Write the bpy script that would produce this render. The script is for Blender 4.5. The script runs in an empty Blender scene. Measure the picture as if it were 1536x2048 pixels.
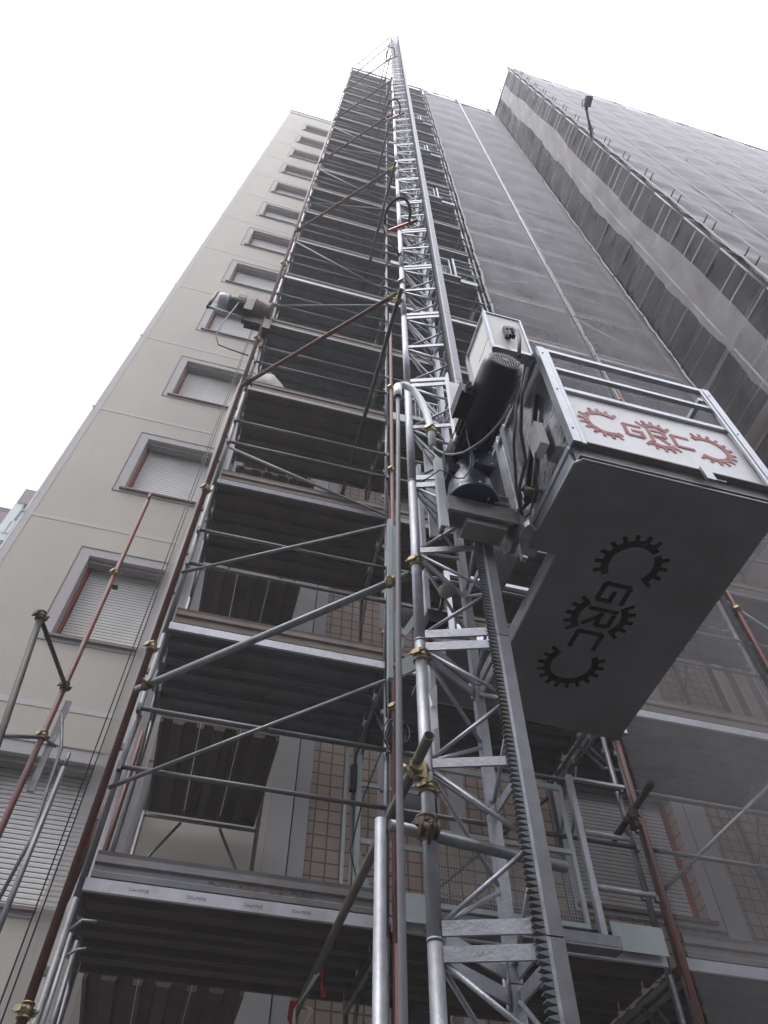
import bpy, math, random
from mathutils import Vector, Matrix
random.seed(7)
R = math.radians
S = bpy.context.scene
COL = S.collection

# ------------------------------------------------------------------ camera
F_PX, PITCH, YAW, ROLL = 1501.4, R(53.998), R(14.810), R(0.2704)
CAM = Vector((0, 0, 1.6))
cp, sp, cy_, sy_ = math.cos(PITCH), math.sin(PITCH), math.cos(YAW), math.sin(YAW)
fwd = Vector((sy_*cp, cy_*cp, sp)); r0 = Vector((cy_, -sy_, 0)); u0 = r0.cross(fwd)
rt = r0*math.cos(ROLL) + u0*math.sin(ROLL); up = -r0*math.sin(ROLL) + u0*math.cos(ROLL)
cam_d = bpy.data.cameras.new('camera'); cam = bpy.data.objects.new('camera', cam_d); COL.objects.link(cam)
m = Matrix((rt, up, -fwd)).transposed().to_4x4(); m.translation = CAM; cam.matrix_world = m
cam_d.sensor_fit = 'VERTICAL'; cam_d.sensor_height = 24.0; cam_d.lens = 24.0*F_PX/2048.0
cam_d.clip_start = 0.05; cam_d.clip_end = 1000
S.camera = cam

# ------------------------------------------------------------------ world, sun, exposure
SUN_EL, SUN_AZ = R(66), R(235)     # compass azimuth measured from +Y towards +X
w = bpy.data.worlds.new('World'); S.world = w; w.use_nodes = True
nt = w.node_tree; nt.nodes.clear()
o_ = nt.nodes.new('ShaderNodeOutputWorld'); bg = nt.nodes.new('ShaderNodeBackground')
sky = nt.nodes.new('ShaderNodeTexSky'); sky.sky_type = 'NISHITA'; sky.sun_disc = False
sky.sun_elevation = SUN_EL; sky.sun_rotation = SUN_AZ; sky.air_density = 1.0; sky.dust_density = 6.0; sky.ozone_density = 1.0
cloud = nt.nodes.new('ShaderNodeMixRGB'); cloud.inputs['Fac'].default_value = 0.85
# overcast sky: the cloud layer is about three times brighter overhead than at the horizon
tcw = nt.nodes.new('ShaderNodeTexCoord'); sxw = nt.nodes.new('ShaderNodeSeparateXYZ'); nt.links.new(tcw.outputs['Generated'], sxw.inputs[0])
grd = nt.nodes.new('ShaderNodeMapRange'); grd.inputs['From Min'].default_value = 0; grd.inputs['From Max'].default_value = 1
grd.inputs['To Min'].default_value = .30; grd.inputs['To Max'].default_value = 1.0; nt.links.new(sxw.outputs['Z'], grd.inputs['Value'])
cm = nt.nodes.new('ShaderNodeMixRGB'); cm.blend_type = 'MULTIPLY'; cm.inputs['Fac'].default_value = 1; cm.inputs['Color1'].default_value = (15.5, 15.6, 16.6, 1)
nt.links.new(grd.outputs[0], cm.inputs['Color2']); nt.links.new(cm.outputs[0], cloud.inputs['Color2'])
nt.links.new(sky.outputs[0], cloud.inputs['Color1']); nt.links.new(cloud.outputs[0], bg.inputs['Color'])
bg.inputs['Strength'].default_value = 0.12
nt.links.new(bg.outputs[0], o_.inputs[0])
sl = bpy.data.lights.new('sun', 'SUN'); sl.energy = 0.7; sl.angle = R(25); sl.color = (1, .97, .93)
so = bpy.data.objects.new('sun', sl); COL.objects.link(so); so.location = (0, 0, 80)
sd = Vector((math.sin(SUN_AZ)*math.cos(SUN_EL), math.cos(SUN_AZ)*math.cos(SUN_EL), math.sin(SUN_EL)))
so.rotation_euler = (-sd).to_track_quat('-Z', 'Y').to_euler()
S.view_settings.view_transform = 'Standard'; S.view_settings.look = 'None'
S.view_settings.exposure = 0.92; S.view_settings.gamma = 1.0

# ------------------------------------------------------------------ materials
def mat(name, col, rough=.6, metal=0., var=.15, scale=6., dirt=None, dirt_amt=.0, bump=0., bscale=40., stretch=None, spec=.5):
    m = bpy.data.materials.new(name); m.use_nodes = True; t = m.node_tree; N = t.nodes; L = t.links
    b = N['Principled BSDF']; b.inputs['Roughness'].default_value = rough; b.inputs['Metallic'].default_value = metal
    b.inputs['Specular IOR Level'].default_value = spec
    tc = N.new('ShaderNodeTexCoord'); mp = N.new('ShaderNodeMapping'); L.new(tc.outputs['Object'], mp.inputs['Vector'])
    if stretch: mp.inputs['Scale'].default_value = stretch
    oi = N.new('ShaderNodeObjectInfo'); va = N.new('ShaderNodeVectorMath'); va.operation = 'ADD'
    sc_ = N.new('ShaderNodeMath'); sc_.operation = 'MULTIPLY'; sc_.inputs[1].default_value = 37.; L.new(oi.outputs['Random'], sc_.inputs[0])
    L.new(mp.outputs[0], va.inputs[0]); L.new(sc_.outputs[0], va.inputs[1])
    n1 = N.new('ShaderNodeTexNoise'); n1.inputs['Scale'].default_value = scale; n1.inputs['Detail'].default_value = 6; n1.inputs['Roughness'].default_value = .62
    L.new(va.outputs[0], n1.inputs['Vector'])
    r = N.new('ShaderNodeValToRGB'); r.color_ramp.elements[0].position = .3; r.color_ramp.elements[1].position = .72
    c = Vector(col[:3])
    r.color_ramp.elements[0].color = (*(c*(1-var)), 1); r.color_ramp.elements[1].color = (*(c*(1+var)), 1)
    L.new(n1.outputs[0], r.inputs[0]); out = r.outputs[0]
    if dirt:
        n2 = N.new('ShaderNodeTexNoise'); n2.inputs['Scale'].default_value = scale*.45; n2.inputs['Detail'].default_value = 8; n2.inputs['Roughness'].default_value = .7
        L.new(va.outputs[0], n2.inputs['Vector'])
        r2 = N.new('ShaderNodeValToRGB'); r2.color_ramp.elements[0].position = .48; r2.color_ramp.elements[1].position = .66
        r2.color_ramp.elements[1].color = (dirt_amt,)*3 + (1,); r2.color_ramp.elements[0].color = (0, 0, 0, 1)
        L.new(n2.outputs[0], r2.inputs[0]); mx = N.new('ShaderNodeMixRGB'); L.new(r2.outputs[0], mx.inputs['Fac'])
        L.new(out, mx.inputs['Color1']); mx.inputs['Color2'].default_value = (*dirt, 1); out = mx.outputs[0]
    L.new(out, b.inputs['Base Color'])
    rr = N.new('ShaderNodeMapRange'); rr.inputs['To Min'].default_value = max(0, rough-.12); rr.inputs['To Max'].default_value = min(1, rough+.12)
    L.new(n1.outputs[0], rr.inputs['Value']); L.new(rr.outputs[0], b.inputs['Roughness'])
    if bump:
        n3 = N.new('ShaderNodeTexNoise'); n3.inputs['Scale'].default_value = bscale; n3.inputs['Detail'].default_value = 4; L.new(va.outputs[0], n3.inputs['Vector'])
        bp = N.new('ShaderNodeBump'); bp.inputs['Strength'].default_value = bump; bp.inputs['Distance'].default_value = .01
        L.new(n3.outputs[0], bp.inputs['Height']); L.new(bp.outputs[0], b.inputs['Normal'])
    return m

M = {}
M['galv'] = mat('galvanised_steel', (.22, .23, .25), .45, .6, .22, 14, (.22, .2, .18), .5, .15, 60)
M['postdark'] = mat('dull_zinc_post', (.19, .19, .21), .45, .6, .2, 12, (.16, .15, .15), .5)
M['galvdark'] = mat('weathered_galvanised_steel', (.15, .155, .17), .5, .6, .22, 14, (.15, .14, .13), .5, .15, 60)
M['mast'] = mat('mast_zinc', (.36, .37, .41), .42, .55, .16, 18, (.22, .21, .21), .4, .2, 70)
M['bright'] = mat('bright_zinc', (.46, .47, .52), .45, .35, .10, 10, (.3, .28, .26), .5)
M['red'] = mat('red_oxide_paint', (.13, .035, .028), .5, 0, .25, 10, (.06, .03, .025), .7, .1)
M['rust'] = mat('rusty_tube', (.16, .10, .065), .65, .2, .35, 9, (.07, .05, .04), .7, .2)
M['oldtube'] = mat('dull_grey_brown_tube', (.13, .115, .10), .5, .3, .25, 9, (.10, .075, .04), .6, .2)
M['dark_tube'] = mat('dark_painted_tube', (.045, .042, .035), .5, .2, .3, 9, (.1, .09, .07), .4)
M['deck'] = mat('deck_steel', (.13, .145, .158), .6, .35, .22, 5, (.11, .085, .06), .7, .1, 50)
M['deck_brown'] = mat('stained_deck_steel', (.09, .068, .058), .7, .2, .3, 4, (.07, .05, .04), .8, .1, 50)
M['toe'] = mat('toe_board_steel', (.19, .20, .215), .55, .35, .2, 6, (.2, .13, .1), .6)
M['toe_old'] = mat('toe_board_rusted', (.17, .14, .125), .65, .1, .25, 6, (.18, .1, .07), .7)
M['brass'] = mat('yellow_passivated_steel', (.36, .30, .18), .4, .8, .3, 30, (.12, .08, .04), .8)
M['old_coupler'] = mat('old_coupler', (.10, .075, .055), .6, .4, .4, 30, (.25, .2, .1), .5)
M['black'] = mat('black_paint', (.005, .005, .007), .36, 0, .2, 8, spec=.3)
M['rubber'] = mat('black_rubber', (.02, .02, .022), .6, 0, .2, 10)
M['hose'] = mat('grey_cable_sheath', (.12, .12, .14), .5, 0, .15, 10)
M['navy'] = mat('navy_blue_enamel', (.004, .010, .045), .38, 0, .15, 8)
M['boxwhite'] = mat('light_grey_enamel', (.66, .66, .64), .45, 0, .05, 4, (.4, .38, .35), .25)
M['chan'] = mat('weathered_channel_steel', (.20, .19, .19), .5, .3, .2, 6, (.1, .08, .07), .6)
M['sign'] = mat('white_sign_sheet', (.88, .89, .92), .45, 0, .04, 7, (.6, .6, .62), .25)
M['signred'] = mat('faded_red_lettering', (.40, .13, .13), .6, 0, .15, 12, (.62, .5, .5), .5)
M['logoblack'] = mat('black_lettering', (.002, .002, .0025), 1., 0, .1, 20, spec=.0)
M['under'] = mat('grey_painted_underside', (.165, .172, .176), .55, .1, .16, 1.6, (.09, .088, .082), .7, .08, 20)
M['cagegalv'] = mat('cage_galvanised', (.38, .40, .43), .35, .7, .15, 9, (.25, .24, .23), .4)
M['sheet'] = mat('bright_steel_sheet', (.42, .43, .46), .2, 1.0, .25, 3, (.2,.2,.22), .6, .5, 14)
M['greenish'] = mat('pale_green_zinc', (.38, .43, .44), .45, .2, .1, 8)
M['redbar'] = mat('signal_red_paint', (.5, .02, .03), .4, 0, .1, 8)
M['plaster'] = mat('beige_plaster', (.51, .48, .435), .9, 0, .05, 1.1, (.45, .425, .395), .6, .3, 90, stretch=(1, 1, .35))
M['trim'] = mat('grey_trim', (.45, .44, .46), .85, 0, .05, 1.2, (.39, .38, .39), .6)
M['band'] = mat('pale_band', (.52, .505, .50), .85, 0, .04, 1.2)
M['trimlight'] = mat('pale_corner_trim', (.70, .70, .75), .8, 0, .04, 1.2)
M['sill'] = mat('brown_stone_sill', (.2, .15, .14), .6, 0, .1, 8)
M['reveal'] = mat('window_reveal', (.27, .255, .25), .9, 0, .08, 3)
M['guide'] = mat('red_shutter_guide', (.30, .05, .045), .6, 0, .1, 6)
M['darkglass'] = mat('dark_window_pane', (.012, .012, .015), .15, 0, .1, 3)
M['asphalt'] = mat('asphalt', (.07, .07, .07), .9, 0, .3, 3, None, 0, .3)
M['sack'] = mat('white_woven_sack', (.62, .61, .58), .8, 0, .08, 12, (.4, .38, .34), .5, .3, 50)
M['farwall'] = mat('far_white_plaster', (.50, .55, .55), .9, 0, .05, 1)
M['farbrown'] = mat('far_brown_plaster', (.20, .165, .165), .9, 0, .08, 1)
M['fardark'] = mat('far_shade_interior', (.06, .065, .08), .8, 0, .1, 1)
M['awning'] = mat('teal_awning', (.04, .20, .20), .8, 0, .1, 3)
M['board'] = mat('pale_plywood', (.52, .43, .34), .8, 0, .1, 3, (.35, .28, .22), .5)
M['tape_red'] = mat('red_barrier_tape', (.5, .02, .03), .4, 0, .05, 8)
M['tape_white'] = mat('white_barrier_tape', (.75, .75, .75), .4, 0, .05, 8)

def shutter_mat():
    m = mat('white_roller_shutter', (.60, .60, .60), .6, 0, .06, 2.0, (.42, .38, .33), .55); t = m.node_tree; N = t.nodes; L = t.links
    b = N['Principled BSDF']; tc = N.new('ShaderNodeNewGeometry'); sx = N.new('ShaderNodeSeparateXYZ'); L.new(tc.outputs['Position'], sx.inputs[0])
    a = N.new('ShaderNodeMath'); a.operation = 'MULTIPLY'; a.inputs[1].default_value = 1/.047; L.new(sx.outputs['Z'], a.inputs[0])
    f = N.new('ShaderNodeMath'); f.operation = 'FRACT'; L.new(a.outputs[0], f.inputs[0])
    bp = N.new('ShaderNodeBump'); bp.inputs['Strength'].default_value = .9; bp.inputs['Distance'].default_value = .012
    pw = N.new('ShaderNodeValToRGB'); e = pw.color_ramp.elements; e[0].position = 0; e[0].color = (0, 0, 0, 1); e[1].position = .25; e[1].color = (1, 1, 1, 1)
    e2 = e.new(.8); e2.color = (.85, .85, .85, 1); e3 = e.new(1.); e3.color = (0, 0, 0, 1)
    L.new(f.outputs[0], pw.inputs[0]); L.new(pw.outputs[0], bp.inputs['Height']); L.new(bp.outputs[0], b.inputs['Normal'])
    gt = N.new('ShaderNodeMath'); gt.operation = 'LESS_THAN'; gt.inputs[1].default_value = .16; L.new(f.outputs[0], gt.inputs[0])
    old = b.inputs['Base Color'].links[0].from_socket; mx = N.new('ShaderNodeMixRGB'); L.new(gt.outputs[0], mx.inputs['Fac']); L.new(old, mx.inputs['Color1'])
    mx.inputs['Color2'].default_value = (.22, .22, .23, 1); L.new(mx.outputs[0], b.inputs['Base Color']); return m
M['shutter'] = shutter_mat()

def tile_mat():
    m = bpy.data.materials.new('brown_square_tiles'); m.use_nodes = True; t = m.node_tree; N = t.nodes; L = t.links; b = N['Principled BSDF']
    g = N.new('ShaderNodeNewGeometry'); sx = N.new('ShaderNodeSeparateXYZ'); cb = N.new('ShaderNodeCombineXYZ')
    L.new(g.outputs['Position'], sx.inputs[0]); L.new(sx.outputs['X'], cb.inputs['X']); L.new(sx.outputs['Z'], cb.inputs['Y'])
    br = N.new('ShaderNodeTexBrick'); br.offset = 0; br.inputs['Scale'].default_value = 1; br.inputs['Brick Width'].default_value = .142; br.inputs['Row Height'].default_value = .142
    br.inputs['Mortar Size'].default_value = .009; br.inputs['Mortar Smooth'].default_value = .1; br.inputs['Bias'].default_value = 0
    br.inputs['Color1'].default_value = (.37, .29, .235, 1); br.inputs['Color2'].default_value = (.31, .24, .19, 1); br.inputs['Mortar'].default_value = (.13, .10, .085, 1)
    L.new(cb.outputs[0], br.inputs['Vector']); n = N.new('ShaderNodeTexNoise'); n.inputs['Scale'].default_value = 2.5; n.inputs['Detail'].default_value = 6
    L.new(g.outputs['Position'], n.inputs['Vector']); mr = N.new('ShaderNodeMapRange'); mr.inputs['To Min'].default_value = .75; mr.inputs['To Max'].default_value = 1.25; L.new(n.outputs[0], mr.inputs['Value'])
    mx = N.new('ShaderNodeMixRGB'); mx.blend_type = 'MULTIPLY'; mx.inputs['Fac'].default_value = 1; L.new(br.outputs['Color'], mx.inputs['Color1']); L.new(mr.outputs[0], mx.inputs['Color2'])
    L.new(mx.outputs[0], b.inputs['Base Color']); b.inputs['Roughness'].default_value = .45
    bp = N.new('ShaderNodeBump'); bp.inputs['Distance'].default_value = .008; bp.invert = True; L.new(br.outputs['Fac'], bp.inputs['Height']); L.new(bp.outputs[0], b.inputs['Normal']); return m
M['tile'] = tile_mat()

def net_mat(name, col, a0, streak=.12, fold=.8, bump=.18):
    """open mesh fabric: the more obliquely one looks through it, the more threads cover the view"""
    m = bpy.data.materials.new(name); m.use_nodes = True; t = m.node_tree; N = t.nodes; L = t.links; N.clear()
    out = N.new('ShaderNodeOutputMaterial'); mix = N.new('ShaderNodeMixShader'); tr = N.new('ShaderNodeBsdfTransparent')
    d = N.new('ShaderNodeBsdfDiffuse'); tl = N.new('ShaderNodeBsdfTranslucent'); ad = N.new('ShaderNodeMixShader'); ad.inputs[0].default_value = .25
    L.new(d.outputs[0], ad.inputs[1]); L.new(tl.outputs[0], ad.inputs[2])
    lw = N.new('ShaderNodeLayerWeight'); lw.inputs['Blend'].default_value = .5
    def mth(op, a=None, b=None):
        n = N.new('ShaderNodeMath'); n.operation = op
        for i, v in enumerate((a, b)):
            if v is None: continue
            if isinstance(v, (int, float)): n.inputs[i].default_value = v
            else: L.new(v, n.inputs[i])
        return n.outputs[0]
    cosv = mth('MAXIMUM', mth('SUBTRACT', 1., lw.outputs['Facing']), .03)
    g = N.new('ShaderNodeNewGeometry'); mp = N.new('ShaderNodeMapping'); mp.inputs['Scale'].default_value = (.8, .8, .35); L.new(g.outputs['Position'], mp.inputs['Vector'])
    n1 = N.new('ShaderNodeTexNoise'); n1.inputs['Scale'].default_value = 2.2; n1.inputs['Detail'].default_value = 7; n1.inputs['Roughness'].default_value = .65; L.new(mp.outputs[0], n1.inputs['Vector'])
    mr = N.new('ShaderNodeMapRange'); mr.inputs['From Min'].default_value = .3; mr.inputs['From Max'].default_value = .7
    mr.inputs['To Min'].default_value = (1-a0)*1.03; mr.inputs['To Max'].default_value = (1-a0)*.97; L.new(n1.outputs[0], mr.inputs['Value'])
    al = mth('SUBTRACT', 1., mth('POWER', mr.outputs[0], mth('DIVIDE', 1., cosv)))
    L.new(al, mix.inputs[0]); L.new(tr.outputs[0], mix.inputs[1]); L.new(ad.outputs[0], mix.inputs[2]); L.new(mix.outputs[0], out.inputs[0])
    r = N.new('ShaderNodeValToRGB'); c = Vector(col); r.color_ramp.elements[0].position = .3; r.color_ramp.elements[1].position = .7
    r.color_ramp.elements[0].color = (*(c*(1-streak)), 1); r.color_ramp.elements[1].color = (*(c*(1+streak)), 1); L.new(n1.outputs[0], r.inputs[0])
    L.new(r.outputs[0], d.inputs[0]); L.new(r.outputs[0], tl.inputs[0])
    n2 = N.new('ShaderNodeTexNoise'); n2.inputs['Scale'].default_value = fold; n2.inputs['Detail'].default_value = 3; L.new(g.outputs['Position'], n2.inputs['Vector'])
    bp = N.new('ShaderNodeBump'); bp.inputs['Strength'].default_value = bump; bp.inputs['Distance'].default_value = .15; L.new(n2.outputs[0], bp.inputs['Height']); L.new(bp.outputs[0], d.inputs['Normal'])
    return m
M['net'] = net_mat('grey_debris_net', (.66, .65, .675), .13, .02)
M['netpale'] = net_mat('pale_debris_net', (.80, .78, .77), .17, .05)
M['netthin'] = net_mat('thin_debris_net', (.68, .67, .69), .055, .03)
M['cloth'] = net_mat('dusty_sheeting', (.62, .60, .60), .50, .05)
M['palepipe'] = mat('pale_painted_pipe', (.66, .72, .71), .4, .1, .06, 8)
M['rope'] = mat('pale_net_hem', (.44, .43, .425), .9, 0, .15, 30)
def fence_mat():
    m = bpy.data.materials.new('welded_wire_mesh'); m.use_nodes = True; t = m.node_tree; N = t.nodes; L = t.links; b = N['Principled BSDF']
    b.inputs['Base Color'].default_value = (.4, .42, .42, 1); b.inputs['Metallic'].default_value = .6; b.inputs['Roughness'].default_value = .5
    return m
M['wire'] = fence_mat()

# ------------------------------------------------------------------ mesh builder
class MB:
    def __init__(s): s.v = []; s.f = []; s.sm = []
    def add(s, vs, fs, smooth=False):
        n = len(s.v); s.v += [Vector(p) for p in vs]; s.f += [tuple(n+i for i in f) for f in fs]; s.sm += [smooth]*len(fs); return s
    def box(s, a, b):
        x0, y0, z0 = (min(a[i], b[i]) for i in range(3)); x1, y1, z1 = (max(a[i], b[i]) for i in range(3))
        return s.add([(x0,y0,z0),(x1,y0,z0),(x1,y1,z0),(x0,y1,z0),(x0,y0,z1),(x1,y0,z1),(x1,y1,z1),(x0,y1,z1)],
            [(0,3,2,1),(4,5,6,7),(0,1,5,4),(1,2,6,5),(2,3,7,6),(3,0,4,7)])
    def bar(s, p, q, w, h, upv=(0,0,1)):
        """rectangular bar from p to q, w across, h along upv"""
        p = Vector(p); q = Vector(q); d = (q-p).normalized(); u = Vector(upv); u = (u-d*u.dot(d))
        if u.length < 1e-4: u = Vector((0,1,0)); u = (u-d*u.dot(d))
        u.normalize(); r = d.cross(u)
        vs = [c + r*(a*w/2) + u*(b*h/2) for c in (p, q) for a, b in ((-1,-1),(1,-1),(1,1),(-1,1))]
        return s.add(vs, [(0,1,2,3),(7,6,5,4),(0,4,5,1),(1,5,6,2),(2,6,7,3),(3,7,4,0)])
    def tube(s, p, q, r, n=10, r2=None, cap=True):
        p = Vector(p); q = Vector(q); r2 = r if r2 is None else r2; d = (q-p).normalized()
        a = d.orthogonal().normalized(); b = d.cross(a)
        vs = []
        for c, rr in ((p, r), (q, r2)):
            for i in range(n):
                t = 2*math.pi*i/n; vs.append(c + a*(rr*math.cos(t)) + b*(rr*math.sin(t)))
        s.add(vs, [(i, (i+1)%n, n+(i+1)%n, n+i) for i in range(n)], True)
        if cap:
            k = len(s.v) - 2*n; s.f += [tuple(k+i for i in reversed(range(n))), tuple(k+n+i for i in range(n))]; s.sm += [False]*2
        return s
    def hollow(s, p, q, r, n=14, t=.004):
        """open-ended pipe"""
        p = Vector(p); q = Vector(q); d = (q-p).normalized(); a = d.orthogonal().normalized(); b = d.cross(a); vs = []
        for c, rr in ((p, r), (q, r), (q, r-t), (p, r-t)):
            for i in range(n):
                th = 2*math.pi*i/n; vs.append(c + a*(rr*math.cos(th)) + b*(rr*math.sin(th)))
        fs = []
        for k in range(4):
            for i in range(n): fs.append((k*n+i, k*n+(i+1)%n, ((k+1)%4)*n+(i+1)%n, ((k+1)%4)*n+i))
        return s.add(vs, fs, True)
    def path(s, pts, r, n=8):
        pts = [Vector(p) for p in pts]; vs = []; pa = None
        for i, p in enumerate(pts):
            d = (pts[min(i+1, len(pts)-1)] - pts[max(i-1, 0)]).normalized()
            a = d.orthogonal().normalized() if pa is None else (pa - d*pa.dot(d)).normalized(); pa = a; b = d.cross(a)
            for k in range(n):
                t = 2*math.pi*k/n; vs.append(p + a*(r*math.cos(t)) + b*(r*math.sin(t)))
        fs = []
        for i in range(len(pts)-1):
            for k in range(n): fs.append((i*n+k, i*n+(k+1)%n, (i+1)*n+(k+1)%n, (i+1)*n+k))
        s.add(vs, fs, True); e = len(pts)-1; k = len(s.v)-len(vs)
        s.f += [tuple(k+i for i in reversed(range(n))), tuple(k+e*n+i for i in range(n))]; s.sm += [False]*2
        return s
    def prism(s, prof, f0, f1):
        """closed 2D profile swept between two maps 2D->3D"""
        n = len(prof); vs = [f0(*p) for p in prof] + [f1(*p) for p in prof]
        return s.add(vs, [tuple(range(n))] + [tuple(reversed(range(n, 2*n)))] + [(i, n+i, n+(i+1)%n, (i+1)%n) for i in range(n)])
    def lathe(s, c, axis, prof, n=20):
        c = Vector(c); d = Vector(axis).normalized(); a = d.orthogonal().normalized(); b = d.cross(a); vs = []
        for t, r in prof:
            for k in range(n):
                th = 2*math.pi*k/n; vs.append(c + d*t + a*(r*math.cos(th)) + b*(r*math.sin(th)))
        fs = [(i*n+k, i*n+(k+1)%n, (i+1)*n+(k+1)%n, (i+1)*n+k) for i in range(len(prof)-1) for k in range(n)]
        s.add(vs, fs, True); k = len(s.v)-len(vs); e = len(prof)-1
        s.f += [tuple(k+i for i in reversed(range(n))), tuple(k+e*n+i for i in range(n))]; s.sm += [False]*2
        return s
    def mesh(s, name, material, origin=(0,0,0)):
        o = Vector(origin); me = bpy.data.meshes.new(name); me.from_pydata([v-o for v in s.v], [], s.f)
        me.polygons.foreach_set('use_smooth', s.sm); me.materials.append(material); me.update()
        import bmesh
        b = bmesh.new(); b.from_mesh(me); bmesh.ops.recalc_face_normals(b, faces=b.faces); b.to_mesh(me); b.free()
        return me

WO = {}       # world origin of each object
def link(o, parent, loc):
    COL.objects.link(o); WO[o.name] = Vector(loc)
    if parent is not None:
        o.parent = parent; o.location = Vector(loc) - WO[parent.name]
    else: o.location = loc
    return o
def props(o, label=None, cat=None, group=None, kind=None):
    if label: o['label'] = label
    if cat: o['category'] = cat
    if group: o['group'] = group
    if kind: o['kind'] = kind
    return o
def thing(name, loc, label, cat, group=None):
    return props(link(bpy.data.objects.new(name, None), None, loc), label, cat, group)
def part(name, mb, material, parent=None, loc=None, label=None):
    """build the builder's world-space geometry as one mesh object"""
    if loc is None: loc = mb.v[0]
    o = link(bpy.data.objects.new(name, mb.mesh(name, M[material] if isinstance(material, str) else material, loc)), parent, loc)
    if label: o['label'] = label
    return o
def solo(name, mb, material, label, cat, group=None, loc=None, kind=None):
    return props(part(name, mb, material, None, loc), label, cat, group, kind)
def share(src, parent, loc, name=None):
    o = src.copy(); o.name = src.name.split('.')[0]
    for k in ('label', 'category', 'group'):
        if k in o and parent is not None: del o[k]
    return link(o, parent, loc)

# ------------------------------------------------------------------ ground
solo('ground', MB().box((-120,-120,-.3), (120,120,0)), 'asphalt', None, None, kind='structure', loc=(0,0,0))

# unseen block added behind the camera, across the street, to shade the lowest storeys
opp = thing('shade_block', (0, -18, 0), 'unseen brown rendered block added across the street to shade the lower storeys', 'building')
part('wall', MB().box((-45, -29, 0), (45, -18, 20)), 'farbrown', opp, (0,-18,0))
mb = MB()
for k in range(6):
    for i in range(24): mb.box((-43+i*3.7, -17.99, 3*k+.9), (-41.6+i*3.7, -17.9, 3*k+2.4))
part('shutters', mb, 'shutter', opp)
mb = MB()
for k in range(6): mb.box((-45, -17.99, 3*k+2.75), (45, -17.2, 3*k+2.9))
part('balcony_slabs', mb, 'trim', opp)

# ------------------------------------------------------------------ apartment building (left beige part and the loggia part behind the scaffold)
FY = 7.04
bld = thing('apartment_building', (1.5, FY, 0), 'tall beige plastered apartment building with roller shutters and lilac grey trim behind the scaffold', 'building')
TOP = 44.8
wins = [(-2.12, -.72, 7.77+3*k, 9.20+3*k, k) for k in range(-2, 12)]
wins_r = [(4.0, 5.48, 5.50+3*k, 7.05+3*k, k) for k in range(-1, 4)]
mb = MB()
# beige wall with window openings, X -3.15 .. .66
def wall_with_holes(mb, x0, x1, z0, z1, holes, y0, y1):
    if not holes: mb.box((x0,y0,z0),(x1,y1,z1)); return
    hx0, hx1 = holes[0][0], holes[0][1]
    mb.box((x0,y0,z0),(hx0,y1,z1)); mb.box((hx1,y0,z0),(x1,y1,z1)); z = z0
    for h in holes:
        mb.box((hx0,y0,z),(hx1,y1,h[2])); z = h[3]
    mb.box((hx0,y0,z),(hx1,y1,z1))
wall_with_holes(mb, -3.15, .66, 0, TOP, wins, FY, FY+.35)
part('wall', mb, 'plaster', bld, (-3.15, FY, 0))
part('side_wall', MB().box((-3.12, FY+.352, 0), (-2.9, FY+11, TOP-.05)), 'plaster', bld)
part('roof_slab', MB().box((-3.16, FY+.36, TOP-.4), (30, FY+11, TOP-.06)), 'reveal', bld)
part('parapet_band', MB().box((-3.2, FY-.03, TOP-.55), (.66, FY-.002, TOP)).box((-3.2,FY-.06,TOP), (.66,FY+.4,TOP+.06)), 'trim', bld)
part('corner_trim', MB().box((-3.16, FY-.006, 0), (-3.07, FY-.002, TOP-.56)), 'band', bld)
part('corner_edge', MB().box((-3.19, FY-.01, 0), (-3.162, FY+.05, TOP-.56)), 'trimlight', bld)
first = None
for k in range(-2, 12):
    z = 9.78+3*k
    if z > TOP-1: continue
    b_ = MB().box((-3.068, FY-.005, z), (.655, FY-.002, z+.075)).box((-3.17, FY-.024, z+.02), (-3.21, FY+.0, z+.05))
    part('string_course', b_, 'band', bld)
def window(x0, x1, z0, z1, k, depth=.2, openz=0.):
    fr = MB(); w_ = .14
    fr.box((x0-w_,FY-.014,z1+.002),(x1+w_,FY-.002,z1+w_)); fr.box((x0-w_,FY-.014,z0-.08),(x0-.002,FY-.002,z1)); fr.box((x1+.002,FY-.014,z0-.08),(x1+w_,FY-.002,z1))
    fr.box((x0,FY-.014,z0-.08),(x1,FY-.002,z0-.035))
    o = part('window', fr, 'trim', bld, (x0, FY, z0))
    lip = MB().box((x0-w_-.012,FY-.022,z1+w_+.002),(x1+w_+.012,FY-.002,z1+w_+.018)).box((x0-w_-.014,FY-.022,z0-.08),(x0-w_-.002,FY-.002,z1+w_))
    part('drip_edge', lip, 'reveal', o)
    part('sill', MB().box((x0-.06,FY-.055,z0-.034),(x1+.06,FY+.25,z0-.004)), 'sill', o)
    part('shutter', MB().box((x0+.045,FY+depth,z0+openz),(x1-.045,FY+depth+.02,z1)), 'shutter', o)
    part('shutter_guide', MB().box((x0+.002,FY+depth-.05,z0),(x0+.034,FY+depth+.03,z1-.002)), 'guide', o)
    part('shutter_guide', MB().box((x1-.034,FY+depth-.05,z0),(x1-.002,FY+depth+.03,z1-.002)), 'guide', o)
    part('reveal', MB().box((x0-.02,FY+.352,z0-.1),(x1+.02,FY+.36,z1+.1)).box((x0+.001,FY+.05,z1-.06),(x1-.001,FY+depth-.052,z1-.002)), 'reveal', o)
    if openz: part('pane', MB().box((x0+.045,FY+depth+.04,z0),(x1-.045,FY+depth+.05,z0+openz+.05)), 'darkglass', o)
    return o
for (x0,x1,z0,z1,k) in wins: window(x0,x1,z0,z1,k, openz=.32 if k == 4 else .0)
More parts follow.
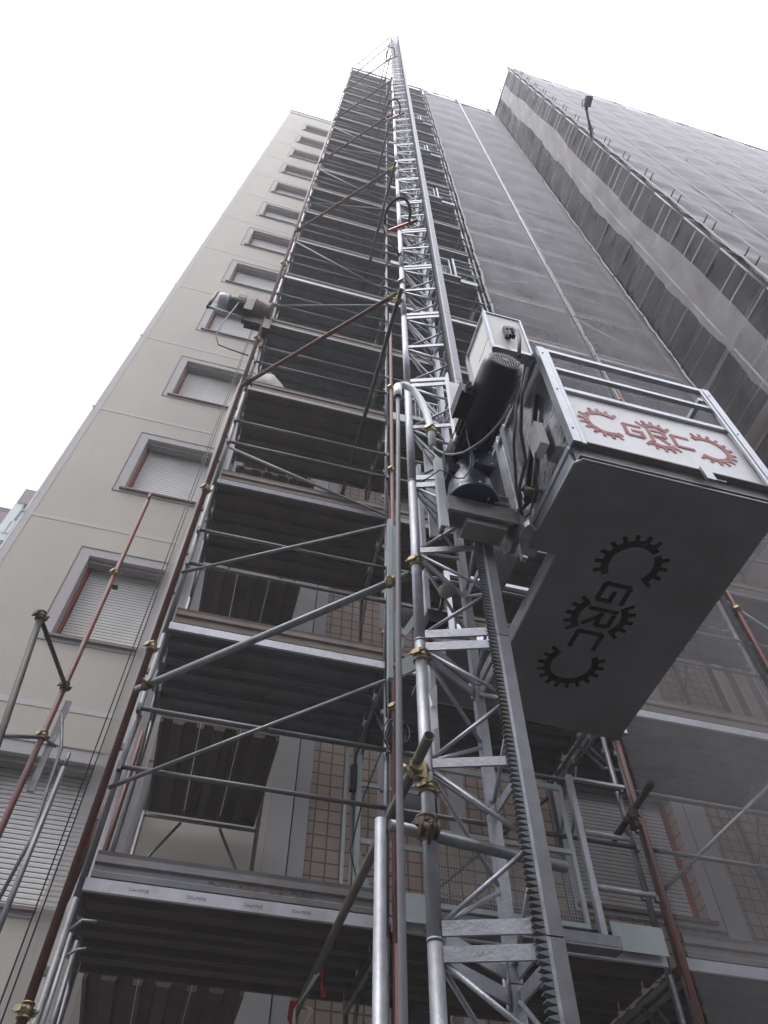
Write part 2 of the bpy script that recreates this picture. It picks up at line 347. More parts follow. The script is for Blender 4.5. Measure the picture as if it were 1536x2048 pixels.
# corner pilaster strips between plaster and tiles
part('pilaster', MB().box((.662, FY-.03, 0), (.895, FY+.35, TOP)), 'band', bld, label='pale vertical strip beside the tiles')
part('pilaster', MB().box((.91, FY-.02, 0), (1.065, FY+.35, TOP)), 'trim', bld)
part('joint', MB().box((.896, FY+.0, 0), (.909, FY+.34, TOP)), 'fardark', bld)
mb = MB()
mb.box((1.067, FY, 0), (1.95, FY+.35, TOP)); mb.box((2.6, FY, 0), (4.0, FY+.35, TOP))
for k in range(0, 15): mb.box((1.95, FY, 3*k-.9), (2.6, FY+.35, 3*k+.0))   # below each dark opening
z = 0
hs = [(w_[2], w_[3]) for w_ in wins_r]
for a, b in hs: mb.box((4.0, FY, z), (5.48, FY+.35, a)); z = b
mb.box((4.0, FY, z), (5.48, FY+.35, TOP)); mb.box((5.48, FY, 0), (6.9, FY+.35, TOP))
part('tiled_wall', mb, 'tile', bld, (1.067, FY, 0))
dd = MB()
for k in range(0, 15): dd.box((1.96, FY+.3, 3*k+.001), (2.59, FY+.33, 3*k+2.099))
part('balcony_door', dd, 'darkglass', bld)
fr = MB()
for k in range(0, 15):
    fr.box((1.80,FY-.02,3*k-.1),(1.94,FY-.002,3*k+2.2)); fr.box((2.61,FY-.02,3*k-.1),(2.80,FY-.002,3*k+2.2))
part('door_surround', fr, 'trim', bld)
for (x0,x1,z0,z1,k) in wins_r: window(x0,x1,z0,z1,k)
part('window_surround', MB().box((5.64,FY-.018,3.0),(5.9,FY-.003,18)), 'trim', bld)
# loggia with timber slat screen
part('slab_edge', MB().box((6.9,FY-.25,8.05),(12,FY+.3,8.25)).box((6.9,FY-.25,11.05),(12,FY+.3,11.25)).box((6.9,FY-.25,5.05),(12,FY+.3,5.25)), 'trim', bld)
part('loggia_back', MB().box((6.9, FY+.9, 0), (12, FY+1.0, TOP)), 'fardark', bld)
sl_ = MB()
for k in range(0, 5):
    for i in range(14): sl_.box((7.0+i*.34,FY-.05,2.26+3*k),(7.17+i*.34,FY-.02,3.55+3*k))
part('slat_screen', sl_, 'board', bld)

# right wing that stands forward, behind the nets
wing = thing('apartment_block_wing', (14, 3.4, 0), 'tall building wing standing forward at the right, wrapped in grey nets', 'building')
mb = MB().box((7.9, 3.45, 0), (34, 14, 42.8)); part('wall', mb, 'farbrown', wing, (7.9,3.45,0))
mb = MB()
for k in range(14): mb.box((7.85, 3.4, 3*k+2.6), (34.05, 3.449, 3*k+2.8)); mb.box((7.85,3.45,3*k+2.6),(7.899,7,3*k+2.8))
part('string_course', mb, 'trim', wing)
mb = MB()
for k in range(13):
    for x in range(5): mb.box((9.2+x*4.4, 3.43, 3*k+.9), (10.6+x*4.4, 3.449, 3*k+2.3))
part('shutters', mb, 'shutter', wing)

# ------------------------------------------------------------------ scaffolding
ZD = [3.7+2*k for k in range(21)]    # undersides of the decks
YF, YB = 4.38, 5.43
def plank_profile(n, w, inset=.004):
    pr = []
    for i in range(n):
        a = i*w+inset; b = (i+1)*w-inset
        pr.append([(a,.062),(a,0),(a+.025,0),(a+.03,.045),(a+w*.30,.045),(a+w*.34,.006),(a+w*.58,.006),(a+w*.62,.045),(b-.03,.045),(b-.025,0),(b,0),(b,.062)])
    return pr
def deck_x(x0, x1, z):
    mb = MB()
    for pr in plank_profile(3, .345):
        mb.prism(pr, lambda y, h: (x0+.03, YF+y-.0, z+h), lambda y, h: (x1-.03, YF+y-.0, z+h))
    for i in range(3):   # hook ends
        for xx in (x0+.012, x1-.012): mb.box((xx-.015, YF+.04+i*.345, z+.002), (xx+.015, YF+.30+i*.345, z+.05))
    return mb
def toe_x(x0, x1, z):
    pr = [(-.004,.075),(-.022,.075),(-.024,.105),(-.008,.118),(-.008,.150),(-.024,.160),(-.024,.2),(-.03,.222),(-.004,.222)]
    return MB().prism(pr, lambda y, h: (x0+.04, YF+y, z+h), lambda y, h: (x1-.04, YF+y, z+h))
def rim_x(x0, x1, z):
    return MB().prism([(-.022,-.004),(-.022,.066),(.0,.066),(.0,.058),(-.016,.058),(-.016,.004),(.0,.004),(.0,-.004)],
                      lambda y, h: (x0+.02, YF+y, z+h), lambda y, h: (x1-.02, YF+y, z+h))
def frame_mesh(x, z):
    """portal frame across the scaffold depth, standing on the deck at z"""
    mb = MB(); mb.tube((x,YF+.03,z-.03),(x,YF+.03,z+1.98),.0215,8); mb.tube((x,YB,z-.03),(x,YB,z+1.98),.0215,8)
    mb.tube((x,YF+.03,z+1.95),(x,YB,z+1.95),.018,6)
    mb.path([(x,YF+.03,z+1.45),(x,YF+.13,z+1.52),(x,YF+.40,z+1.93)], .013, 6); mb.path([(x,YB,z+1.45),(x,YB-.10,z+1.52),(x,YB-.37,z+1.93)], .013, 6)
    for h in (.78, 1.24): mb.box((x-.012,YF-.03,z+h-.03),(x+.012,YF+.01,z+h+.03))
    for h in (.45, .95, 1.6): mb.box((x-.04,YF+.02,z+h-.02),(x-.018,YF+.05,z+h+.02))
    return mb
def rails_mesh(x0, x1, z, y=YF-.01):
    return [MB().tube((x0+.01,y,z+h),(x1-.01,y,z+h),.0165,8) for h in (.78, 1.24)]
def coupler(mb, p, d, r=.03, s=1., bolts=True):
    p = Vector(p); d = Vector(d).normalized(); a = d.orthogonal().normalized(); b = d.cross(a)
    mb.tube(p-d*.026*s, p+d*.026*s, r+.006, 12); mb.tube(p-d*.034*s, p-d*.026*s, r+.010, 12); mb.tube(p+d*.026*s, p+d*.034*s, r+.010, 12)
    if bolts:
        for q in (a, -a):
            c = p + q*(r+.014) ; mb.bar(c-b*.022, c+b*.022, .024, .03, d); mb.tube(c-b*.045, c+b*.048, .006, 6); mb.tube(c+b*.022, c+b*.034, .011, 6); mb.tube(c-b*.034,c-b*.022,.009,6)
    return mb
def build_scaffold(root, xs, detail=True, toe_mats=None, zmax=21, legs_red=(), first_levels=0):
    proto = {}
    for bi in range(len(xs)-1):
        x0, x1 = xs[bi], xs[bi+1]
        for li in range(zmax):
            z = ZD[li]; key = bi
            dm = 'deck_brown' if li in (0, 2, 3) else 'deck'
            if (key, dm) not in proto:
                d = part('deck', deck_x(x0, x1, z), dm, root, (x0, YF, z)); proto[(key, dm)] = d
                proto[(key,'toe')] = part('toe_board', toe_x(x0, x1, z), 'toe', d, (x0, YF, z)) if (key,'toe') not in proto else share(proto[(key,'toe')], d, (x0,YF,z))
                proto[(key,'rim')] = part('front_rim', rim_x(x0, x1, z), 'galvdark', d, (x0, YF, z)) if (key,'rim') not in proto else share(proto[(key,'rim')], d, (x0,YF,z))
            else:
                d = share(proto[(key, dm)], root, (x0, YF, z))
                share(proto[(key,'toe')], d, (x0, YF, z)); share(proto[(key,'rim')], d, (x0, YF, z))
            if li == 0: base_rim = [c for c in d.children if c.name.startswith('front_rim')][0].data
            for c in d.children:
                if c.name.startswith('toe_board') and li in (1, 3, 9): c.data = c.data.copy(); c.data.materials[0] = M['toe_old']
                if c.name.startswith('front_rim'):
                    c.data = base_rim
                    if li in (0, 1, 5): c.data = base_rim.copy(); c.data.materials[0] = M['bright']
            # guard rails
            if li == 0:
                rp = [part('guard_rail', g, 'galvdark', root, (x0, YF, z)) for g in rails_mesh(x0, x1, z)]; proto[(bi,'rails')] = rp
            else:
                for g in proto[(bi,'rails')]: share(g, root, (x0, YF, z))
    for xi, x in enumerate(xs):
        for li in range(-1, zmax):
            z = 3.7+2*li; h = None
            if 'f' not in proto: proto['f'] = part('portal_frame', frame_mesh(x, z), 'galv', root, (x, YF, z))
            else: share(proto['f'], root, (x, YF, z))

sc = thing('scaffold', (1.2, 4.9, 0), 'open steel scaffold with grey decks and dark red uprights between beige wall and hoist mast', 'scaffold')
XS = [-.56, 1.19, 3.0]
build_scaffold(sc, XS)
# red standards
for x, ztop, y in ((-.605, 44.6, 4.30), (1.235, 13.2, 4.34), (3.06, 7.5, 4.32)):
    part('standard', MB().tube((x, y, 0), (x, y, ztop), .0242, 12), 'red', sc)
for x, y in ((-.64, 5.2), (-.60, 5.40)):
    part('brace', MB().tube((x, 4.62 if y < 5.3 else 5.36, 3.75), (x, y, 5.5), .02, 8), 'red', sc)
# front diagonals in the left bay
for li in range(0, 21):
    z = ZD[li]
    if li in (2,): a, b = (-.54, z+.62), (1.16, z+.02)
    elif li % 3 == 1 or li == 0: a, b = (-.58, z+.60), (1.16, z+1.85)
    elif li % 3 == 2: a, b = (-.58, z+1.85), (1.16, z+.5)
    else: continue
    part('brace', MB().tube((a[0], YF-.045, a[1]), (b[0], YF-.045, b[1]), .0145, 8), 'galv', sc)
for li in (0, 3, 7, 10, 15):
    z = ZD[li]; part('brace', MB().tube((1.22, YB+.03, z+.3), (2.98, YB+.03, z+1.85), .0145, 8), 'galv', sc)
for (x, y, z) in ((-.605,4.30,5.43),(-.605,4.30,7.47),(-.605,4.30,3.08),(-.605,4.30,11.0),(-.605,4.3,16.3),(-.605,4.3,14.1),(1.235,4.34,5.30),(1.235,4.34,7.0),(1.235,4.34,8.6),(1.235,4.34,10.6),(3.06,4.32,5.4)):
    part('coupler', coupler(MB(), (x, y, z), (0,0,1), .0245), 'brass', sc, (x, y, z))
# top ends
part('handrail', MB().tube((-.6,YF,44.72),(3.0,YF,44.72),.02,8).tube((-.6,YB,44.72),(3.0,YB,44.72),.02,8), 'galv', sc)
part('standard', MB().tube((-.6,4.36,44),(-.6,4.36,47.6),.012,6), 'galv', sc)
# inner decks laid at right angles to the front ones, up to the facade
def deck_y(z):
    mb = MB()
    for pr in plank_profile(3, .345):
        mb.prism(pr, lambda x, h: (-.51+x, 5.50, z+h), lambda x, h: (-.51+x, 6.84, z+h))
    mb.box((-.50,6.845,z+.0),(.52,6.865,z+.05)); return mb
pd = None; pf = None
for li in range(0, 12):
    z = ZD[li]
    pd = part('inner_deck', deck_y(z), 'deck_brown', sc, (0, 5.5, z)) if pd is None else share(pd, sc, (0, 5.5, z))
    if pf is None:
        mb = MB()
        for x in (-.53, .56): mb.tube((x,6.88,z-2),(x,6.88,z+0),.021,8)
        mb.tube((-.53,6.88,z-.03),(.56,6.88,z-.03),.018,6)
        mb.path([(-.53,6.88,z-.65),(-.47,6.88,z-.58),(-.17,6.88,z-.06)],.014,6); mb.path([(.56,6.88,z-.65),(.5,6.88,z-.58),(.2,6.88,z-.06)],.014,6)
        pf = part('inner_frame', mb, 'galv', sc, (0, 6.88, z))
    else: share(pf, sc, (0, 6.88, z))

# landing gates in the middle bay
def gate_parts(g, z, full=True):
    y = YF-.09
    part('gate_leaf', MB().box((1.46,y-.012,z+.98),(2.46,y+.012,z+1.02)).box((1.46,y-.012,z+.50),(2.46,y+.012,z+.53)).box((1.46,y-.012,z+.02),(2.46,y+.012,z+.05))
         .box((1.46,y-.014,z+.051),(1.485,y+.014,z+.979)).box((2.435,y-.014,z+.051),(2.46,y+.014,z+.979)), 'greenish', g)
    wm = MB(); st = .02 if full else .05; r = .0011 if full else .003
    n = int(.94/st)
    for i in range(n): wm.box((1.487+i*st,y-.001-r,z+.055),(1.487+i*st+2*r,y-.001+r,z+.495))
    for i in range(int(.44/st)): wm.box((1.487,y+.003,z+.055+i*st),(2.433,y+.003+2*r,z+.055+i*st+2*r))
    part('wire_mesh', wm, 'wire', g)
    part('gate_post', MB().box((2.52,y-.02,z-.05),(2.56,y+.02,z+1.12)).box((2.565,y-.015,z+1.09),(2.98,y+.015,z+1.11)), 'bright', g)
    part('gate_rail', MB().tube((2.565,y,z+.68),(2.9,y,z+.68),.018,8).tube((2.565,y,z+.30),(2.98,y,z+.30),.018,8), 'bright', g)
    part('sill_plate', MB().box((1.40,y-.05,z-.10),(2.62,y+.05,z-.085)).box((1.40,y-.052,z-.084),(2.62,y-.048,z-.02)), 'galv', g)
    part('kick_plate', MB().box((2.62,y+.03,z-.06),(2.98,y+.034,z+.11)), 'greenish', g); part('kick_plate', MB().box((1.25,y+.03,z-.06),(1.44,y+.034,z+.11)), 'greenish', g)
desc = {0: 'galvanised landing gate with wire mesh on the lowest visible deck, behind the mast',
        3: 'galvanised landing gate on the deck beside the hoist motor', 6: 'small galvanised landing gate high on the scaffold, above the control box',
        9: 'small galvanised landing gate level with the lower red guide arm', 12: 'tiny galvanised landing gate near the upper red guide arm', 15: 'highest galvanised landing gate behind the mast near the scaffold top'}
for li in (0, 3, 6, 9, 12, 15):
    z = ZD[li]+.1; g = thing('landing_gate', (2, YF-.09, z), desc[li], 'gate', 'landing gates along the hoist'); gate_parts(g, z, li == 0)

# inner upright post of a gate with hanging cables on the left of the mast
g = thing('landing_door_frame', (1.12, 4.9, 3.9), 'narrow galvanised door frame with black switch cables left of the mast', 'frame')
part('upright', MB().box((1.09,4.88,3.8),(1.125,4.92,5.25)).box((1.0,4.9,4.0),(1.02,4.92,5.3)), 'greenish', g)
part('crossbar', MB().box((1.13,4.89,4.98),(1.6,4.91,5.01)).box((1.13,4.89,4.52),(1.6,4.91,4.56)).box((1.13,4.89,4.05),(1.6,4.91,4.08)), 'greenish', g)
part('corner_plate', MB().add([(1.126,4.9,4.5),(1.26,4.9,4.05),(1.126,4.9,4.05),(1.126,4.905,4.5),(1.26,4.905,4.05),(1.126,4.905,4.05)], [(0,1,2),(5,4,3),(0,3,4,1),(1,4,5,2),(2,5,3,0)]), 'greenish', g)
part('limit_switch', MB().box((1.03,4.84,4.9),(1.08,4.88,5.12)).tube((1.055,4.86,4.78),(1.055,4.86,4.9),.012,8), 'black', g)
def coil(c, r, n, seed):
    rnd = random.Random(seed); pts = []
    for i in range(n*14):
        t = i/14*2*math.pi; rr = r*(1+.25*math.sin(i*.37+seed)); k = i/(n*14)
        pts.append((c[0]+rr*.55*math.cos(t)+.03*math.sin(i*.11), c[1]+.06*k+.02*math.sin(i*.5), c[2]+rr*math.sin(t)-.10*math.sin(k*3)))
    return pts
mb = MB().path(coil((1.24,4.3,5.13), .11, 7, 3), .0055, 6); mb.path([(1.2,4.35,5.1),(1.08,4.6,4.7),(1.04,4.8,4.4),(1.1,4.85,4.25),(1.25,4.5,4.1)], .0055, 6)
mb.path([(1.17,4.33,5.2),(1.16,4.34,6.1),(1.19,4.33,7.0),(1.16,4.34,8.2),(1.19,4.34,9.6),(1.17,4.33,11),(1.19,4.33,13)], .006, 6)
solo('coiled_cable', mb, 'rubber', 'black cable coiled and hung on the middle upright below the cage', 'cable')

# inner scaffold at the left side (free red pole)
ls = thing('side_scaffold', (-1.25, 5.4, 0), 'short free red scaffold pole with a galvanised frame in front of the left windows', 'scaffold')
part('standard', MB().tube((-1.335,5.43,0),(-1.335,5.43,8.55),.0242,12).tube((-1.335,5.43,8.55),(-1.335,5.43,8.68),.019,10), 'red', ls)
part('portal_frame', MB().tube((-1.10,5.47,3.2),(-1.10,5.47,5.12),.021,10).tube((-1.10,5.47,5.12),(-1.10,5.47,5.25),.015,8).path([(-1.28,5.5,5.62),(-1.18,5.5,5.3),(-1.13,5.5,4.55),(-1.2,5.5,3.9)],.014,8).bar((-1.27,5.5,5.75),(-1.27,5.5,4.9),.02,.05,(1,0,0)), 'galv', ls)
part('brace', MB().tube((-1.34,5.40,5.30),(-1.9,5.1,5.0),.016,8).tube((-1.34,5.47,5.36),(-1.22,5.49,5.3),.014,8), 'galv', ls)
mb = MB().tube((-1.47,4.45,5.66),(-1.33,5.40,5.83),.018,8)
part('brace', mb, 'dark_tube', ls)
part('raker', MB().tube((-1.45,4.4,5.62),(-1.20,4.62,3.2),.0242,12), 'dark_tube', ls)
for z_ in (7.30, 5.34): part('coupler', coupler(MB(), (-1.335,5.43,z_),(0,0,1),.0245), 'brass', ls)
part('coupler', coupler(MB(), (-1.335,5.43,5.84),(0,0,1),.0245), 'old_coupler', ls); part('coupler', coupler(MB(), (-1.45,4.4,5.62),(0.1,0,-1),.026), 'old_coupler', ls)
part('bolt_plate', MB().box((-1.31,5.40,7.1),(-1.26,5.46,7.13)), 'old_coupler', ls)
mb = MB()
for a in (0,1):
    x = -.50+.04*a; mb.tube((x,4.25,2.6),(x-.01,4.25,3.42-.03*a),.011,8)
mb.path([(-.52,4.22,3.42),(-.47,4.20,3.47),(-.40,4.2,3.47)],.008,6); mb.path([(-.50,4.22,3.3),(-.45,4.20,3.33),(-.41,4.2,3.34)],.007,6)
solo('gate_hinge_post', mb, 'galv', 'pair of short galvanised hooked tubes beside the lowest brass coupler, bottom left', 'post')

# ------------------------------------------------------------------ netted scaffold to the right
ns = thing('netted_scaffold', (4.9, 4.9, 0), 'scaffold bays hidden behind the tall grey net right of the mast', 'scaffold')
XN = [3.10, 4.88, 6.66]
build_scaffold(ns, XN)
part('standard', MB().tube((4.95,4.29,0),(4.95,4.29,12.6),.0242,12), 'red', ns)
part('standard', MB().tube((4.86,4.31,0),(4.86,4.31,43.4),.0242,12), 'galv', ns)
mb = MB(); coupler(mb, (4.95,4.29,7.35),(0,0,1),.0245); part('coupler', mb, 'brass', ns)
for li in range(0, 21):
    z = ZD[li]
    if li % 2 == 0: part('brace', MB().tube((3.12,YF-.01,z+.5),(4.86,YF-.01,z+1.9),.0145,8), 'galv', ns)
    elif li % 4 == 1: part('brace', MB().tube((4.9,YF-.01,z+1.9),(6.6,YF-.01,z+.4),.0145,8), 'galv', ns)
part('handrail', MB().tube((3.1,YF,44.0),(6.7,YF,44.0),.018,6).tube((3.1,YF,43.5),(6.7,YF,43.5),.018,6).tube((3.1,YB,44.0),(6.7,YB,44.0),.018,6), 'galv', ns)
mb = MB()
for x in (3.1,4.9,6.6): mb.tube((x,YF,42.8),(x,YF,44.4),.02,6)
part('standard', mb, 'galv', ns)

# side scaffold returning towards the camera and along the wing
ws = thing('wing_scaffold', (7.2, 3.3, 0), 'scaffold around the forward wing, open on its side above the pale net strip', 'scaffold')
YN = 2.32
def deck_side(z):
    mb = MB()
    for pr in plank_profile(3, .36):
        mb.prism(pr, lambda x, h: (6.69+x, YN+.05, z+h), lambda x, h: (6.69+x, 5.5, z+h))
    return mb
pd = pr_ = pf = None
for li in range(0, 21):
    z = ZD[li]-.7
    dm = 'deck' if li % 3 else 'deck_brown'
    pd2 = part('deck', deck_side(z), dm, ws, (6.73, 3, z)) if li < 2 else share(pds[li % 2], ws, (6.73, 3, z))
    if li < 2: pds = (pds if li else []) + [pd2]
    if pf is None:
        mb = MB()
        for x, y in ((6.72,YN+.03),(7.78,YN+.03),(6.72,3.36),(7.78,3.36)): mb.tube((x,y,z),(x,y,z+2),.0215,8)
        mb.tube((6.72,3.36,z+1.95),(7.78,3.36,z+1.95),.018,6).tube((6.72,YN+.03,z+1.95),(7.78,YN+.03,z+1.95),.018,6)
        pf = part('portal_frame', mb, 'galv', ws, (6.72,3,z))
        pr_ = part('guard_rail', MB().tube((6.72,YN+.05,z+.78),(6.72,4.33,z+.78),.0165,6).tube((6.72,YN+.05,z+1.24),(6.72,4.33,z+1.24),.0165,6), 'galv', ws, (6.72,3,z))
    else: share(pf, ws, (6.72,3,z)); share(pr_, ws, (6.72,3,z))
part('plywood_plank', MB().box((6.78,2.95,15.2),(7.12,4.9,15.235)), 'board', ws)
# hooked tube ends along the outer corner
hk = []
for li in range(0, 21):
    z = ZD[li]-.7
    if not hk:
        hk = [part('rail_hook', MB().path([(6.78,YN+.02,z+h),(6.78,YN-.20,z+h),(6.80,YN-.24,z+h+.05)],.014,6), 'deck_brown', ws, (6.78,YN,z)) for h in (.78, 1.24)]
    else:
        for h_ in hk: share(h_, ws, (6.78,YN,z))
wd = None
for li in range(0, 21):
    z = ZD[li]-.7
    wd = part('front_deck', MB().box((7.80,YN+.06,z),(34,YN+1.06,z+.05)), 'deck', ws, (7.8,YN,z)) if wd is None else share(wd, ws, (7.8,YN,z))
# tube stubs and clips poking through the wing net, at every standard and level
cl = None
for i in range(1, 7):
    x = 6.75+1.8*i
    for li in range(6, 21, 1 if i < 5 else 2):
        z = ZD[li]-.7
        if random.random() < .6: continue
        if cl is None:
            cl = part('tube_stub', MB().tube((x,YN+.03,z),(x,YN-.08,z),.011,6), 'deck_brown', ws, (x,YN,z))
        else: share(cl, ws, (x+random.uniform(-.05,.05),YN,z+random.uniform(-.15,.15)))
part('handrail', MB().tube((6.7,YN,43.6),(16,YN,43.4),.02,6).tube((6.7,YN,43.1),(16,YN,43.0),.02,6).tube((6.72,YN,43.8),(6.72,YF,43.8),.02,6).tube((6.72,YN,43.3),(6.72,YF,43.3),.02,6).tube((6.72,3.36,42),(6.72,3.36,44),.02,6)
     .tube((6.5,YN,43.6),(6.5,3.3,43.6),.015,6), 'galv', ws)
mb = MB().box((14.5,YN,41.6),(34,YN+1.0,41.68)).box((14.5,YN,39.7),(34,YN+1.0,39.78))
mb.tube((14,YN,43.4),(34,YN,43.4),.03,6).tube((14,YN,42.9),(34,YN,42.9),.025,6)
for i in range(11): mb.tube((14.5+i*1.8,YN,38),(14.5+i*1.8,YN,43.5),.03,6)
part('top_lift', mb, 'dark_tube', ws)

# ------------------------------------------------------------------ nets
def sheet(fn, nu, nv):
    mb = MB(); vs = [fn(i/nu, j/nv) for j in range(nv+1) for i in range(nu+1)]
    fs = [(j*(nu+1)+i, j*(nu+1)+i+1, (j+1)*(nu+1)+i+1, (j+1)*(nu+1)+i) for j in range(nv) for i in range(nu)]
    return mb.add(vs, fs, True)
def ruffle(z, s=0.): return .5*math.sin(z*3.1+s)+.3*math.sin(z*7.7+s*2)+.2*math.sin(z*13.3+s*3)
def net_x(x0, x1, y, z0, z1, s, bulge=.05):
    def fn(u, v):
        x = x0+(x1-x0)*u; z = z0+(z1-z0)*v; e = math.sin(math.pi*u)
        return (x + (.015*ruffle(z, s) if u in (0, 1) else 0), y - e*(bulge + .010*math.sin(z*math.pi+s)) - .004*ruffle(z*1.3+x, s), z)
    return sheet(fn, 12, int((z1-z0)*5))
ngrp = 'debris nets on the scaffold fronts'
for x0, x1, s, lab in ((3.12, 4.90, 0, 'grey debris net of the first bay right of the mast, behind the hoist cage'), (4.91, 6.70, 2, 'grey debris net of the second bay right of the mast, next to the inside corner')):
    solo('debris_net', net_x(x0, x1, 4.33, 0.5, 42.8, s, .05), 'net', lab, 'net', ngrp, loc=(x0,4.33,0))
def wing_net(u, v):
    x = 6.72+u*27; z = 1+v*(42.9-1); ex = abs(math.sin(math.pi*(x-6.72)/1.8)); flare = max(0, 1-(x-6.72)/.5)
    top = 0 if x < 15 else -(x-15)*.16
    z = 1+v*(42.9+top-1)
    return (x-.04*flare*ruffle(z, 1), YN - .07*ex - .10*flare*(.6+.4*math.sin(z*math.pi)) - .015*ruffle(z, x*.3), z)
solo('debris_net', sheet(wing_net, 75, 200), 'net', 'largest grey debris net, covering the front of the forward wing at the right', 'net', ngrp, loc=(6.72,YN,0))
def strip(u, v):
    z = 2+v*40.6; c = 3.20+.05*math.sin(z*.35); wd = .30+.03*math.sin(z*.9)
    return (6.66+.03*ruffle(z*.5, u*4), c+(u-.5)*2*wd+(.03*ruffle(z, 2) if u > .9 else 0), z)
solo('debris_net', sheet(strip, 6, 220), 'netpale', 'long pale strip of net hanging down the open side of the forward wing', 'net', ngrp, loc=(6.66,3.2,0))
def side_net(u, v):
    z = 3+v*39.8; y = YN-.04+u*(4.30-YN)
    return (6.70-.03*math.sin(u*7+z*.6)-.025*ruffle(z, u*5)-.02*math.sin(u*23), y, z)
solo('debris_net', sheet(side_net, 16, 160), 'netthin', 'thin see-through net over the open side of the forward wing, above the inside corner', 'net', ngrp, loc=(6.7,3.2,0))
def hem(x, y, w_, z0, z1, s, axis='x'):
    def fn(u, v):
        z = z0+(z1-z0)*v; ww = w_*(1+.35*ruffle(z*1.7, s+4)); c = .02*ruffle(z, s)
        if axis == 'x': return (x+c+(u-.5)*ww, y-.02*math.sin(u*math.pi)-.008*ruffle(z*2, s), z)
        return (x-.02*math.sin(u*math.pi)-.01*ruffle(z*2, s), y+c+(u-.5)*ww, z)
    return sheet(fn, 3, int((z1-z0)*8))
for x, s, lab in ((3.125, 0, 'ruffled pale hem of net along the right edge of the open scaffold'), (4.90, 3, 'ruffled pale net seam between the two bays right of the mast'), (6.69, 6, 'ruffled pale net seam in the inside corner by the forward wing')):
    t = solo('net_hem', hem(x, 4.30, .05, 7.5 if s == 0 else (12 if s == 3 else 3), 42.9, s), 'rope', lab, 'net hem', 'ruffled hems of the debris nets', loc=(x,4.3,0))
    mb = MB(); z = 12.5
    while z < 42:
        mb.box((x-.02,4.285,z),(x+.015,4.30,z+.05)); z += random.choice((.5,.9,1.1))
    part('tie', mb, 'rubber', t)
solo('net_hem', hem(6.71, YN-.09, .09, 4, 42.9, 9), 'rope', 'ruffled pale net edge along the outer corner of the forward wing', 'net hem', 'ruffled hems of the debris nets', loc=(6.71,YN,0))
ords = ('first', 'second', 'third', 'fourth', 'fifth')
for k in range(1, 6):
    x = 6.72+1.8*k
    t = solo('net_hem', hem(x, YN-.03, .035, 4, 42.8-(0 if x < 15 else (x-15)*.16), 11+k), 'rope', ords[k-1]+' ruffled seam right of the outer corner on the wing front net', 'net hem', 'ruffled hems of the debris nets', loc=(x,YN,0))
    rnd = random.Random(k); z = 12+rnd.random()*3
    while z < 41:
        l = rnd.choice((.25,.5,.9,1.4)); sl2 = MB().prism([(0,0),(.035*min(l,1),l*.35),(.02,l*.8),(0,l)], lambda a, b: (x+.03+a, YN-.035, z+b), lambda a, b: (x+.03+a, YN-.031, z+b))
        part('gap', sl2, 'fardark', t); z += l+rnd.uniform(1.5, 5)
def tarp(u, v):
    z = 3.2+v*11.5; w_ = .55*(1-.55*v)
    return (-1.15+.12*v+u*w_ + .03*math.sin(z*1.3), 6.86-.05*math.sin(u*9+z*.4)-.02*math.sin(z*2.2), z)
solo('dust_sheet', sheet(tarp, 14, 60), 'cloth', 'pale dust sheet hanging by the window edge, left of the red upright', 'dust sheet', loc=(-1,6.8,3))

